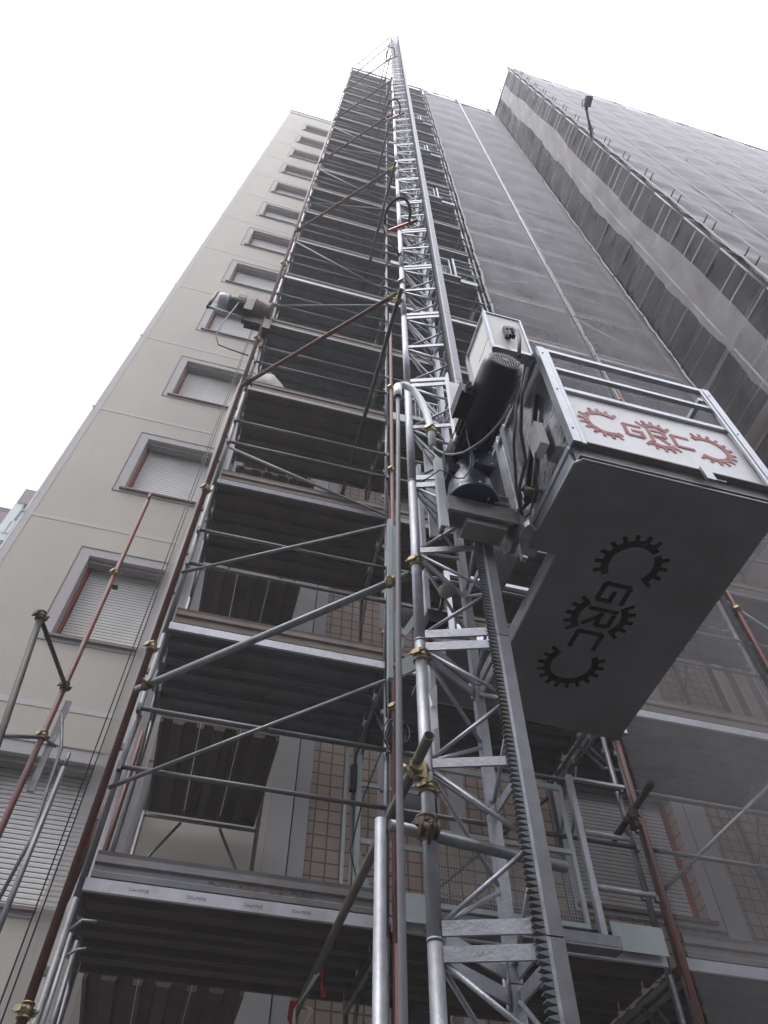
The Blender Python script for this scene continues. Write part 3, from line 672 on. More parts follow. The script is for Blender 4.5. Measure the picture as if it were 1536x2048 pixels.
# ------------------------------------------------------------------ hoist mast
PL, PR, PB = Vector((.925, 2.74, 0)), Vector((1.335, 2.60, 0)), Vector((1.335, 3.00, 0))
SEC = 1.508; Z0 = 4.385 - 3*SEC + .02     # joints at 4.4, 2.9 ...
mast = thing('hoist_mast', (1.2, 2.78, 0), 'tall triangular galvanised lattice mast with a toothed rack, standing in front of the scaffold', 'mast')
def V(p, z): return Vector((p.x, p.y, z))
NSEC = 31
protos = None
for k in range(-1, NSEC-1):
    z = 4.40 + (k-2)*SEC
    if z < -1.5: continue
    if protos is None:
        zt = z+SEC
        lace = MB(); dLR = (PR-PL).normalized(); nrm = Vector((dLR.y, -dLR.x, 0))
        for (A, B, off) in ((PL, PR, -.012), (PB, PL, -.0), (PR, PB, 0.)):
            dd_ = (B-A).normalized(); n_ = Vector((dd_.y, -dd_.x, 0))*.012
            A2, B2 = A+dd_*.028, B-dd_*.028
            for h in (.045, SEC-.045): lace.bar(V(A2,z+h)+n_, V(B2,z+h)+n_, .012, .055)
            lace.bar(V(A2,z+SEC/2)+n_, V(B2,z+SEC/2)+n_, .012, .045)
        dg = lace
        for (A, B) in ((PL, PR), (PL, PB), (PB, PR)):
            dd_ = (B-A).normalized(); A2, B2 = A+dd_*.03, B-dd_*.03
            for a, b, zz0, zz1 in ((A2,B2,.07,.36),(B2,A2,.39,.72),(A2,B2,.79,1.10),(B2,A2,1.13,1.44)):
                dg.tube(V(a,z+zz0), V(b,z+zz1), .0105, 7)
        dg.tube(V(PL,z+.002), V(PL,zt-.002), .030, 16).tube(V(PL,z+.004), V(PL,z+.012), .0325, 16)
        rp2 = part_pending = MB().bar(V(PR,z+.003), V(PR,zt-.003), .055, .055, (0,1,0)); dg.bar(V(PR,z+.003)+Vector((-.036,-.012,0)), V(PR,zt-.003)+Vector((-.036,-.012,0)), .016, .03, (0,1,0))
        dg.bar(V(PB,z+.003), V(PB,zt-.003), .05, .05, (0,1,0))
        sec = part('mast_section', dg, 'mast', mast, (1.2,2.78,z))
        p2 = part('rack_post', rp2, 'postdark', sec)
        rk = MB(); n = 60; pt_ = SEC/n
        for i in range(n):
            zz = z+i*pt_
            rk.prism([(-.045,0.001),(-.083,pt_*.38),(-.083,pt_*.55),(-.045,pt_*.93)], lambda a, b: (PR.x+a, PR.y-.030, zz+b), lambda a, b: (PR.x+a, PR.y+.004, zz+b))
        r1 = part('rack', rk, 'deck', sec)
        bt = MB()
        for P in (PB+Vector((.0,.035,0)), PB+Vector((-.035,.0,0)), PL+Vector((.035,.02,0))):
            bt.tube(V(P,z-.06), V(P,z+.06), .016, 8).tube(V(P,z-.09), V(P,z-.06), .010, 6).tube(V(P,z+.06), V(P,z+.085), .014, 6)
        b1 = part('joint_bolts', bt, 'mast', sec)
        protos = (sec, (p2, r1, b1), z)
    else:
        sec = share(protos[0], mast, WO[protos[0].name]+Vector((0,0,z-protos[2])))
        for c in protos[1]: share(c, sec, WO[c.name]+Vector((0,0,z-protos[2])))

# ties between mast and scaffold
tgrp = 'tubes tying the mast to the scaffold'
def tie(p, q, m_, label, r=.0242, couple=True):
    t = solo('tie_tube', MB().hollow(p, q, r), m_, label, 'tie tube', tgrp, loc=p)
    if couple:
        d = (Vector(q)-Vector(p)).normalized()
        for k_, c in enumerate((Vector(p)+d*.12, Vector(q)-d*.10)):
            mb = MB(); coupler(mb, c, d, .0245); part('coupler', mb, 'brass' if k_ == 0 else 'old_coupler', t)
    return t
lev = [(5.00, 'galv', 'thick galvanised tie tube nearest the camera, sloping up to the mast in the picture'),
       (9.55, 'red', 'dark red tie tube running from the white sack to the mast'),
       (15.8, 'rust', 'rusty tie tube passing below the lower black cable loop'),
       (21.8, 'rust', 'rusty tie tube ending just above the upper red guide arm'),
       (28.2, 'dark_tube', 'dark tie tube, fourth from the top of the scaffold'),
       (35.0, 'dark_tube', 'thin looking tie tube just below the scaffold top'),
       (41.2, 'dark_tube', 'thin looking tie tube crossing the white sky above the scaffold, lower one'),
       (45.5, 'dark_tube', 'topmost tie tube against the white sky')]
for i, (z, m_, lab) in enumerate(lev):
    tie((.90, 2.70, z+.03) if i else (.90,2.79,z), (-.60 if i < 6 else -.4, 4.26, z), m_, lab)
for z, m_, lab in ((3.62,'oldtube','open ended dull brown tube clamped to the mast, with barrier tape at its lower end'), (9.35,'dark_tube','dark tube running back from the mast above the curved white pipe'), (15.7,'dark_tube','dark tube running back from the mast beside the lower cable loop'),
                  (21.7,'dark_tube','dark tube running back from the mast beside the upper cable loop'), (28.1,'dark_tube','dark tube running back from the mast, third from the top'), (35.0,'dark_tube','dark tube running back from the mast, second from the top'),(41.0,'dark_tube','dark tube running back from the mast, topmost')):
    tie((.865, 2.50 if z < 4 else 2.6, z), (.86, 5.45, z), m_, lab, couple=z > 4)
t = solo('tie_tube', MB().tube((.74,2.69,3.30),(1.55,2.80,3.30),.0242,14), 'galv', 'horizontal galvanised tube clamped across the mast near the bottom of the picture', 'tie tube', tgrp)
mb = MB(); coupler(mb, (.90,2.71,3.33),(0,0,1),.032,1.2); coupler(mb,(.90,2.68,3.30),(1,0,0),.0245,1.2); part('coupler', mb, 'old_coupler', t)
solo('tie_tube', MB().tube((.708,2.71,0),(.708,2.71,3.33),.0242,14), 'mast', 'upright galvanised tube ending below the middle of the mast, next to the grey cable', 'tie tube', tgrp)
# couplers on the mast post
cpg = 'couplers clamped to the mast post'
for z, lab in ((5.05,'yellow coupler on the round mast post where the thick galvanised tie ends'), (4.30,'yellow coupler on the round mast post beside the twin cross bars'), (9.6,'yellow coupler on the round mast post at the dark red tie'), (9.95,'yellow coupler on the round mast post just above the dark red tie'),
               (10.9,'small yellow coupler on the mast post below the lower cable loop'), (15.75,'yellow coupler on the mast post at the rusty tie below the upper loop')):
    solo('coupler', coupler(MB(), (PL.x,PL.y,z), (0,0,1), .031), 'brass', lab, 'coupler', cpg)
t = thing('putlog_clamp', (.86,2.66,3.55), 'yellow double coupler gripping the open ended tube on the mast', 'coupler', cpg)
mb = MB(); coupler(mb, (.865,2.70,3.60),(0,1,0),.0245,.9); coupler(mb,(PL.x,PL.y,3.53),(0,0,1),.031,.8); mb.box((.86,2.69,3.55),(.91,2.73,3.61)); part('jaw', mb, 'brass', t)
# lower right dark coupler with tube stub
t = thing('swivel_clamp', (2.95,4.2,4.7), 'rusty clamp with a dark tube stub on the lower right red upright', 'coupler', None)
mb = MB(); coupler(mb, (2.93,4.22,4.62),(.3,1,0.05),.0245,1.6); coupler(mb,(2.98,4.30,4.62),(0,0,1),.0245,1.1); part('clamp', mb, 'old_coupler', t)
part('tube_stub', MB().hollow((2.98,3.95,4.72),(2.92,4.5,4.60),.0242), 'dark_tube', t)

# barrier tape
mb = MB(); rnd = random.Random(3)
def ribbon(mb, pts, w_):
    pts = [Vector(p) for p in pts]
    for i in range(len(pts)-1):
        a, b = pts[i], pts[i+1]; q = Vector((math.cos(i*.9), math.sin(i*.9)*.4, .25*math.sin(i*1.7)))*w_/2; q2 = Vector((math.cos(i*.9+.9), math.sin(i*.9+.9)*.4, .25*math.sin(i*1.7+1.7)))*w_/2
        mb.add([a-q, a+q, b+q2, b-q2], [(0,1,2,3)])
t = thing('barrier_tape', (.86,4.8,3.6), 'torn red and white barrier tape tied to the brown tube at the bottom', 'tape')
mb = MB(); ribbon(mb, [(.86,4.72,3.66),(.89,4.75,3.60),(.90,4.80,3.55),(.92,4.80,3.48)], .035); ribbon(mb, [(.80,5.15,3.58),(.79,5.2,3.5),(.82,5.22,3.42),(.80,5.2,3.34),(.84,5.2,3.28)], .05); part('red_strip', mb, 'tape_red', t)
mb = MB(); ribbon(mb, [(.87,4.78,3.6),(.84,4.95,3.56),(.80,5.1,3.52),(.82,5.2,3.44)], .03); ribbon(mb, [(.86,5.0,3.5),(.90,5.05,3.5),(.86,5.1,3.42)], .04); part('white_strip', mb, 'tape_white', t)

# cable guides on the mast (U loops and red arms)
def guide(z, lab1, s=1.0):
    t = thing('cable_guide', (.95,2.6,z), lab1, 'cable guide', 'cable guides on the mast')
    part('arm', MB().bar((.74,2.62,z),(1.01,2.43,z),.03,.035), 'redbar', t)
    pts = [(.70,2.66,z-.02)]
    for i in range(17):
        a = math.pi*i/16; pts.append((.80-.155*math.cos(a), 2.46-.02*i/16-.25*math.sin(a), z+.01))
    pts += [(1.0,2.47,z)]
    part('loop', MB().path(pts,.019,10).path([(.665,2.56,z),(.72,2.62,z-.25),(.88,2.70,z-.6)],.014,8), 'rubber', t)
    part('arm_tip', MB().bar((1.00,2.437,z),(1.06,2.40,z),.035,.04), 'rubber', t)
guide(11.45, 'red arm with a black cable loop on the mast, the lowest and largest')
guide(20.0, 'red arm with a black cable loop on the mast, the middle one')
guide(33.0, 'red arm with a black cable loop on the mast, the highest and smallest')
solo('top_roller', MB().path([(.80,2.6,46.6),(.84,2.6,47.3),(.95,2.6,47.8),(1.1,2.6,47.7),(1.15,2.6,47.2)],.02,8), 'galv', 'thin hoop at the very top of the mast against the sky', 'hoop')

# ------------------------------------------------------------------ hoist cage
cage = thing('hoist_cage', (2.2, 2.9, 5.1), 'galvanised hoist cage with GRC lettering, black motor and navy gearbox, hanging on the mast', 'hoist')
X0, X1, Y0, Y1, ZB = 1.58, 2.86, 1.82, 4.02, 5.10
# floor / underside plate with cut-out round the mast
pr = [(X0+.03,Y0+.02),(X0+.0,Y0+.05),(X0-.02,2.49),(1.735,2.50),(1.735,3.36),(1.25,3.40),(1.25,3.95),(X1,Y1),(X1,Y0+.02)]
part('floor_plate', MB().prism(pr, lambda x, y: (x,y,ZB), lambda x, y: (x,y,ZB+.02)), 'under', cage)
part('plate_edge', MB().path([(X1+.002,Y0+.016,ZB+.012),(X0+.035,Y0+.016,ZB+.012),(X0-.004,Y0+.05,ZB+.012),(X0-.024,2.49,ZB+.012)],.007,6), 'cagegalv', cage)
fb = MB().box((X0+.02,Y0+.035,ZB+.022),(X1+.3,Y0+.05,ZB+.185)).box((X0+.02,Y0-.005,ZB+.186),(X1+.3,Y0+.05,ZB+.196)).box((X0+.02,Y0+.005,ZB+.035),(X1+.3,Y0+.034,ZB+.045)); part('front_beam', fb, 'chan', cage)
part('floor_frame', MB().box((X0,Y0+.061,ZB+.03),(X0+.05,2.5,ZB+.14)).box((1.74,2.5,ZB+.021),(1.80,3.36,ZB+.14)).box((1.3,3.42,ZB+.021),(X1,3.5,ZB+.12)).box((1.3,3.93,ZB+.021),(X1,4.0,ZB+.12)).box((X1-.06,Y0+.07,ZB+.021),(X1-.005,3.9,ZB+.12)), 'cagegalv', cage)
part('latch', MB().box((2.37,Y0-.03,ZB+.06),(2.43,Y0-.012,ZB+.19)).tube((2.43,Y0-.02,ZB+.075),(2.50,Y0-.02,ZB+.08),.006,6), 'cagegalv', cage)
# corner posts (angle sections)
def post(x, y, z0, z1, s):
    return MB().box((x,y,z0),(x+s*.055,y+.012,z1)).box((x,y+.0125,z0),(x+s*.012,y+.055,z1)).box((x+s*.06,y+.004,z0),(x+s*.085,y+.016,z1)).tube((x+s*.03,y-.006,z0+.15),(x+s*.03,y,z0+.15),.006,6).tube((x+s*.03,y-.006,z1-.1),(x+s*.03,y,z1-.1),.006,6).tube((x+s*.03,y-.006,(z0+z1)/2),(x+s*.03,y,(z0+z1)/2),.006,6)
ZT = 6.56
part('corner_post', post(X0, Y0-.012, ZB+.165, ZT, 1), 'cagegalv', cage); part('corner_post', post(X1+.06, Y0-.012, ZB+.165, ZT, -1), 'cagegalv', cage)
part('corner_post', MB().box((X1,3.95,ZB+.02),(X1+.05,4.0,ZT)), 'cagegalv', cage); part('corner_post', MB().box((X0,3.95,ZB+.02),(X0+.05,4.0,ZT)), 'cagegalv', cage)
part('top_rail', MB().bar((X0+.06,Y0+.01,ZT-.02),(X1+.04,Y0+.01,ZT-.02),.035,.04), 'cagegalv', cage)
part('mid_rail', MB().bar((X0+.1,Y0+.02,ZT-.27),(X1,Y0+.02,ZT-.27),.03,.035), 'cagegalv', cage)
part('mid_rail', MB().bar((X0+.1,Y0+.02,5.99),(X1,Y0+.02,5.99),.03,.04), 'cagegalv', cage)
part('side_rail', MB().bar((X1+.03,Y0+.06,ZT-.02),(X1+.03,3.95,ZT-.02),.035,.04).bar((X1+.03,Y0+.06,ZT-.45),(X1+.03,3.95,ZT-.45),.03,.035).bar((X0+.02,3.97,ZT-.02),(X1+.03,3.97,ZT-.02),.035,.04), 'cagegalv', cage)
part('side_panel', MB().box((X1+.02,Y0+.06,ZB+.14),(X1+.026,3.94,ZT-.6)), 'sheet', cage)
part('rear_panel', MB().box((X0+.06,3.93,ZB+.14),(X1-.01,3.936,5.9)), 'sheet', cage)
# side towards the mast: steel sheet in a frame
part('mast_side_panel', MB().box((X0+.02,Y0+.06,ZB+.19),(X0+.026,3.1,ZT-.05)), 'sheet', cage, label='shiny steel sheet facing the mast')
part('side_frame', MB().box((X0-.012,Y0+.045,ZB+.14),(X0+.019,2.52,ZB+.185)).box((X0-.012,2.46,ZB+.186),(X0+.019,2.52,ZT)).box((X0+.0,Y0+.045,ZT-.045),(X0+.03,3.1,ZT)).box((X0-.012,2.60,ZB+.05),(X0+.019,2.64,ZT)), 'cagegalv', cage)
part('side_brace', MB().bar((X0-.005,1.98,6.12),(X0-.005,2.42,5.50),.03,.03), 'black', cage)
part('junction_box', MB().box((X0-.06,2.02,5.56),(X0+.0,2.14,5.82)).box((X0-.062,2.075,5.57),(X0-.0605,2.085,5.81)), 'boxwhite', cage)
# sign panel and its logo
sg = part('sign_panel', MB().box((X0+.085,Y0+.028,ZB+.20),(X1+.0,Y0+.034,5.965)), 'sign', cage)
def logo(to3, off3):
    """three open gear rings with the letters G R C set between them; returns a builder, unit = gear pitch"""
    mb = MB(); cnt = [0]
    def quad(ps):
        n = len(ps); cnt[0] += 1; kf = .12*(cnt[0] % 7)      # each stroke a hair deeper than the last, so no two faces share a plane
        lo = [Vector(to3(*p)) for p in ps]; hi = [Vector(off3(*p)) for p in ps]; lo, hi = [a+(b-a)*(.1*kf) for a, b in zip(lo, hi)], [b+(b-a)*kf for a, b in zip(lo, hi)]
        mb.add(lo+hi, [tuple(range(n)), tuple(reversed(range(n, 2*n)))] + [(i, n+i, n+(i+1)%n, (i+1)%n) for i in range(n)])
    def gear(cu, a0, a1, gaps=()):
        ri, rr, ro = .305, .405, .505; n = 18; st = 360/n; a = a0
        while a < a1-1:
            b = min(a+st/2, a1)
            if not any(g0 <= a < g1 for g0, g1 in gaps):
                P = lambda r, t: (cu+r*math.cos(R(t)), r*math.sin(R(t)))
                quad([P(ri,a),P(ri,b),P(rr,b),P(rr,a)])
                if int(round((a-a0)/(st/2))) % 2 == 0:
                    m_ = (a+b)/2; quad([P(rr-.005,a+.3),P(rr-.005,b-.3),P(ro,m_+st*.16),P(ro,m_-st*.16)])
            a = b
    gear(0, 50, 310, ((130,131),)); gear(1, 46, 134); gear(1, 226, 314); gear(2, -130, 130)
    t = .068
    def seg(p, q):
        dx, dy = q[0]-p[0], q[1]-p[1]; l = math.hypot(dx, dy); nx, ny = -dy/l*t/2, dx/l*t/2; ex, ey = dx/l*t/2, dy/l*t/2
        quad([(p[0]-ex+nx,p[1]-ey+ny),(q[0]+ex+nx,q[1]+ey+ny),(q[0]+ex-nx,q[1]+ey-ny),(p[0]-ex-nx,p[1]-ey-ny)])
    def poly(ps):
        for i in range(len(ps)-1): seg(ps[i], ps[i+1])
    h = .185
    c = .53; w_ = .15; poly([(c+w_,h),(c-w_+.03,h),(c-w_,h-.03),(c-w_,-h+.03),(c-w_+.03,-h),(c+w_-.03,-h),(c+w_,-h+.03),(c+w_,-.0),(c+.0,-.0)])
    c = 1.0; w_ = .145; poly([(c-w_,-h),(c-w_,h)]); poly([(c-w_+.09,h),(c+w_-.03,h),(c+w_,h-.03),(c+w_,.03),(c+w_-.03,0),(c-w_+.09,0)]); seg((c-w_+.10,0),(c+w_,-h))
    c = 1.46; w_ = .15; poly([(c+w_,h),(c-w_+.03,h),(c-w_,h-.03),(c-w_,-h+.03),(c-w_+.03,-h),(c+w_,-h)])
    return mb
k_ = .357
mb = logo(lambda u, v: (1.893+u*k_, Y0+.0275, 5.66+v*k_*1.0), lambda u, v: (1.893+u*k_, Y0+.0245, 5.66+v*k_*1.0))
part('logo', mb, 'signred', sg)
k_ = .455
mb = logo(lambda u, v: (2.20+v*k_, 2.45+u*k_, ZB-.0005), lambda u, v: (2.20+v*k_, 2.45+u*k_, ZB-.003))
part('logo', mb, 'logoblack', cage)
# drive: control cabinet, motor, gearbox, chassis
cb_ = part('control_cabinet', MB().box((1.275,1.86,6.50),(1.545,2.24,7.10)), 'boxwhite', cage)
part('cabinet_frame', MB().box((1.255,1.845,6.44),(1.274,1.875,7.12)).box((1.546,1.85,6.46),(1.562,1.88,7.10)).box((1.255,2.225,6.42),(1.2745,2.26,7.08)).box((1.255,1.85,7.101),(1.56,2.25,7.115)).box((1.27,1.85,6.46),(1.56,2.24,6.499)), 'cagegalv', cb_)
mb = MB()
for z in (6.56, 6.78, 7.0): mb.box((1.5465,1.862,z),(1.566,1.89,z+.07))
part('hinge', mb, 'black', cb_)
part('lid_seam', MB().box((1.2735,1.90,6.56),(1.2749,1.906,7.05)).box((1.2735,1.906,6.72),(1.2749,2.1,6.726)), 'rubber', cb_)
part('cable_gland', MB().box((1.38,1.825,6.68),(1.42,1.86,6.84)).tube((1.42,1.86,6.80),(1.42,1.815,6.80),.028,12).box((1.385,1.80,6.63),(1.435,1.83,6.71)), 'black', cb_)
part('supply_cable', MB().path([(1.42,1.83,6.80),(1.43,1.79,6.74),(1.43,1.76,6.62),(1.42,1.76,6.45),(1.40,1.80,6.25)],.014,8), 'hose', cb_)
ma = Vector((-.02,.70,-.02)).normalized(); mc = Vector((1.245,1.74,5.98))
mo = part('motor', MB().lathe(mc, ma, [(0,.095),(.005,.115),(.05,.132),(.08,.134),(.40,.134),(.405,.126),(.62,.122)], 28), 'black', cage)
mb = MB()
for i in range(11):
    x = -.09+i*.018; h = math.sqrt(max(0, .093**2-x*x))
    mb.box((mc.x+x-.003,mc.y-.008,mc.z-h),(mc.x+x+.003,mc.y-.001,mc.z+h))
mb.lathe(mc+Vector((0,-.008,0)), ma, [(0,.024),(.006,.024)], 14); part('fan_grille', mb, 'hose', mo)
mb = MB()
for i in range(20):
    a = 2*math.pi*i/20; d_ = Vector((math.cos(a),0,math.sin(a)))
    mb.bar(mc+ma*.41+d_*.128, mc+ma*.62+d_*.128, .006, .022, d_)
part('cooling_fins', mb, 'black', mo)
part('terminal_box', MB().box((1.045,1.98,5.90),(1.14,2.17,6.02)).box((1.028,1.97,5.90),(1.0445,2.18,6.03)).tube((1.08,1.98,5.99),(1.08,1.945,5.98),.016,10).tube((1.08,1.98,5.94),(1.08,1.945,5.93),.016,10), 'black', mo)
part('brake_housing', MB().lathe(mc+ma*.62, ma, [(0,.125),(.02,.14),(.12,.14),(.14,.11)], 24).box((1.11,2.36,5.86),(1.20,2.48,6.08)), 'black', mo)
gb = part('gearbox', MB().lathe((1.215,2.46,5.36),(0,0,1),[(0,.165),(.03,.168),(.05,.15),(.13,.148),(.22,.135),(.30,.105),(.36,.085),(.44,.08)],28).box((1.20,2.30,5.62),(1.33,2.42,5.80)).box((1.06,2.40,5.62),(1.14,2.52,5.72)), 'navy', cage)
mb = MB()
for i in range(8):
    a = 2*math.pi*i/8; mb.tube((1.215+.155*math.cos(a),2.46+.155*math.sin(a),5.385),(1.215+.155*math.cos(a),2.46+.155*math.sin(a),5.41),.010,6)
for x in (1.215,1.315):
    for z in (5.64,5.78): mb.tube((x,2.299,z),(x,2.29,z),.007,6)
part('bolt', mb, 'cagegalv', gb)
part('adapter', MB().box((1.06,2.44,5.66),(1.30,2.60,5.92)), 'black', gb)
ch = part('chassis', MB().box((1.03,2.40,5.20),(1.47,2.42,5.34)).box((1.03,2.421,5.20),(1.055,2.60,5.34)).box((1.06,2.43,5.335),(1.47,2.62,5.345)).box((1.15,2.43,5.15),(1.40,2.56,5.195)).box((1.475,2.38,5.16),(1.51,2.60,5.33)), 'chan', cage)
part('box_section', MB().box((1.335,2.385,5.355),(1.435,2.40,5.362)).box((1.335,2.385,5.43),(1.435,2.40,5.437)).box((1.335,2.385,5.363),(1.342,2.40,5.429)).box((1.428,2.385,5.363),(1.435,2.40,5.429)).tube((1.29,2.395,5.375),(1.29,2.37,5.375),.018,8), 'cagegalv', ch)
mb = MB().prism([(1.48,2.36),(1.50,2.33),(1.62,2.42),(1.62,2.56),(1.54,2.56),(1.48,2.45)], lambda x, y: (x,y,5.115), lambda x, y: (x,y,5.16)); mb.tube((1.53,2.42,5.10),(1.53,2.42,5.115),.018,8)
part('hinge_plate', mb, 'cagegalv', ch)
part('side_channel', MB().box((.985,2.43,5.06),(1.0,2.47,5.80)).box((1.0,2.43,5.06),(1.035,2.435,5.80)), 'greenish', ch)
part('guard_plate', MB().box((1.11,2.34,5.90),(1.26,2.345,6.80)).box((1.095,2.30,5.90),(1.109,2.345,6.86)), 'sign', cage, label='white sheet guard behind the motor')
part('rear_channel', MB().box((1.10,2.93,5.62),(1.18,2.95,6.75)).box((1.08,3.05,3.95),(1.11,3.09,6.7)), 'bright', ch)
# lower guide frame of the chassis behind the mast
mb = MB().box((.90,3.28,4.62),(.93,3.32,6.2)).add([(.90,3.3,5.40),(.99,3.3,5.62),(.99,3.3,6.15),(.93,3.3,6.15),(.90,3.31,5.40),(.99,3.31,5.62),(.99,3.31,6.15),(.93,3.31,6.15)],[(0,1,2,3),(7,6,5,4),(0,4,5,1),(1,5,6,2),(2,6,7,3),(3,7,4,0)])
mb.add([(.905,3.3,5.35),(1.02,3.3,5.0),(.96,3.3,4.72),(.905,3.31,5.35),(1.02,3.31,5.0),(.96,3.31,4.72)],[(0,1,2),(5,4,3),(0,3,4,1),(1,4,5,2),(2,5,3,0)])
mb.bar((1.0,3.3,5.0),(1.18,3.3,5.38),.03,.04); mb.bar((.96,3.3,4.70),(1.25,3.3,4.95),.03,.10)
part('guide_frame', mb, 'greenish', ch)
part('roller', MB().lathe((1.13,2.86,4.98),(.3,-1,-.5),[(0,.035),(.01,.045),(.07,.045),(.08,.025)],18), 'reveal', ch)
part('limit_switch', MB().box((1.02,2.85,4.70),(1.14,2.95,4.80)).tube((1.1,2.88,4.8),(1.12,2.86,4.92),.012,8), 'black', ch)
part('reset_button', MB().lathe((1.0,2.8,4.47),(-.2,-1,-.3),[(0,.012),(.02,.02),(.03,.02),(.035,.01)],10), 'redbar', ch)
part('label_plate', MB().add([(1.0,2.9,4.20),(1.06,2.9,4.28),(1.05,2.9,4.0),(.99,2.9,3.96),(1.0,2.905,4.20),(1.06,2.905,4.28),(1.05,2.905,4.0),(.99,2.905,3.96)],[(0,1,2,3),(7,6,5,4),(0,4,5,1),(1,5,6,2),(2,6,7,3),(3,7,4,0)]).bar((.97,2.88,4.4),(1.03,2.89,4.12),.02,.02), 'sign', ch)
# curved pipe arm for the trailing cable
part('cable_arm', MB().hollow((.795,2.60,6.86),(.795,2.60,7.04),.034).path([(.795,2.60,6.98),(.80,2.60,7.06),(.84,2.60,7.10),(.92,2.60,7.06),(.98,2.60,6.92),(1.02,2.60,6.72),(1.045,2.60,6.5),(1.045,2.60,6.22)],.028,14), 'palepipe', cage)
mb = MB(); coupler(mb, (1.045,2.60,6.45),(0,0,1),.03); part('coupler', mb, 'brass', cage)
part('tail_cable', MB().path([(1.04,2.60,6.24),(1.06,2.54,6.08),(1.07,2.45,5.90),(1.085,2.34,5.73),(1.10,2.24,5.60),(1.125,2.17,5.55),(1.172,2.1,5.545),(1.215,2.05,5.58),(1.26,2.0,5.64),(1.30,1.95,5.71),(1.343,1.9,5.79),(1.375,1.86,5.90),(1.40,1.83,6.05),(1.43,1.83,6.2)],.0085,8), 'hose', cage)
mb = MB()
mb.path([(1.141,2.2,6.0),(1.13,2.2,5.88),(1.127,2.2,5.76),(1.13,2.2,5.65),(1.13,2.2,5.55),(1.12,2.2,5.42),(1.092,2.2,5.31),(1.06,2.2,5.24),(1.019,2.2,5.218),(.96,2.2,5.25),(.916,2.2,5.267),(.87,2.25,5.25),(.83,2.3,5.25)],.004,6)
mb.path([(1.47,1.84,6.2),(1.44,1.95,6.0),(1.46,2.1,5.8),(1.50,2.2,5.6),(1.46,2.3,5.4),(1.5,2.4,5.25)],.011,6)
mb.path([(1.44,2.0,6.1),(1.45,2.2,5.8),(1.48,2.35,5.5),(1.52,2.42,5.3),(1.56,2.44,5.25)],.009,6)
mb.path([(1.52,2.1,5.56),(1.55,2.22,5.4),(1.54,2.36,5.28),(1.50,2.44,5.26)],.006,6)
for s in range(5): mb.path([(1.50+.02*s,2.30,5.44),(1.53+.02*s,2.26,5.38+.01*s),(1.50,2.33+.02*s,5.33),(1.47,2.3,5.40),(1.50+.02*s,2.28,5.45)],.005,5)
part('wiring', mb, 'rubber', cage)
part('cable_clip', MB().box((1.50,2.28,5.40),(1.57,2.32,5.44)), 'brass', cage)
# trailing hose hanging to the ground
solo('trailing_cable', MB().path([(.795,2.60,6.95),(.79,2.60,6.3),(.775,2.60,5.2),(.765,2.60,4.2),(.758,2.60,3.4),(.76,2.60,2.2),(.765,2.6,.1)],.0155,10), 'hose', 'thick grey cable hanging straight down from the curved pipe beside the mast', 'cable')
solo('red_pipe', MB().tube((.80,2.80,0),(.80,2.80,2.9),.012,8), 'red', 'thin dark red pipe beside the grey cable at the bottom edge', 'pipe')

# ------------------------------------------------------------------ rope winch on the left upright
wn = thing('rope_winch', (-.9, 4.4, 11.9), 'electric rope winch mounted on the left red upright in front of the windows', 'winch')
part('drum', MB().lathe((-.79,4.33,11.93),(1,0,-.03),[(0,.19),(.02,.2),(.025,.17),(.22,.17),(.225,.2),(.245,.19)],22), 'toe_old', wn)
part('gearbox', MB().box((-.92,4.22,11.70),(-.80,4.45,12.12)).box((-.89,4.28,12.12),(-.84,4.4,12.28)), 'dark_tube', wn)
part('motor', MB().lathe((-1.14,4.33,11.98),(1,0,-.03),[(0,.12),(.03,.125),(.22,.12)],20).box((-1.05,4.23,12.08),(-.94,4.43,12.20)), 'dark_tube', wn)
part('motor_cover', MB().lathe((-1.31,4.33,11.99),(1,0,-.03),[(0,.09),(.02,.12),(.05,.13),(.16,.13)],20), 'bright', wn)
part('frame_bar', MB().tube((-1.40,4.35,11.75),(-.70,4.35,11.62),.022,8), 'galv', wn)
part('handle', MB().tube((-1.405,4.35,11.72),(-1.38,4.35,12.35),.024,8), 'dark_tube', wn)
part('bracket', MB().box((-.86,4.3,11.50),(-.53,4.42,11.72)).box((-.60,4.25,11.3),(-.5,4.4,11.6)), 'black', wn)
part('power_cable', MB().path([(-1.0,4.26,12.15),(-1.03,4.22,11.6),(-1.10,4.25,11.1),(-1.12,4.28,10.75),(-1.05,4.3,10.55),(-.9,4.3,10.5),(-.65,4.3,10.45)],.010,6), 'hose', wn)
wg = 'hoisting ropes of the winch'
for i, (x0_, x1_, lab) in enumerate(((-.735, -.745, 'thin winch rope hanging beside the left upright, outer one'), (-.715, -.70, 'thin winch rope hanging beside the left upright, inner one'))):
    solo('winch_rope', MB().tube((x0_,4.38-.02*i,11.7),(x1_,4.38-.02*i,0.1),.0045,5), 'rubber', lab, 'rope', wg)
# white sack on the deck
def blob(c, r, n=14, m_=10, seed=1):
    rnd = random.Random(seed); mb = MB(); vs = []
    for j in range(m_+1):
        ph = math.pi*j/m_
        for i in range(n):
            th = 2*math.pi*i/n; k = 1+.08*math.sin(3*th+seed)+.06*math.sin(5*th+2*ph)
            vs.append((c[0]+r[0]*math.sin(ph)*math.cos(th)*k, c[1]+r[1]*math.sin(ph)*math.sin(th)*k, c[2]+r[2]*(math.cos(ph) if math.cos(ph) > 0 else math.cos(ph)*.7)))
    fs = [(j*n+i, j*n+(i+1)%n, (j+1)*n+(i+1)%n, (j+1)*n+i) for j in range(m_) for i in range(n)]
    return mb.add(vs, fs, True)
t = thing('rubble_sack', (-.35,4.5,9.8), 'white woven sack standing on the deck behind the dark red tie', 'sack')
part('bag', blob((-.33,4.55,10.05),(.24,.2,.36)), 'sack', t)
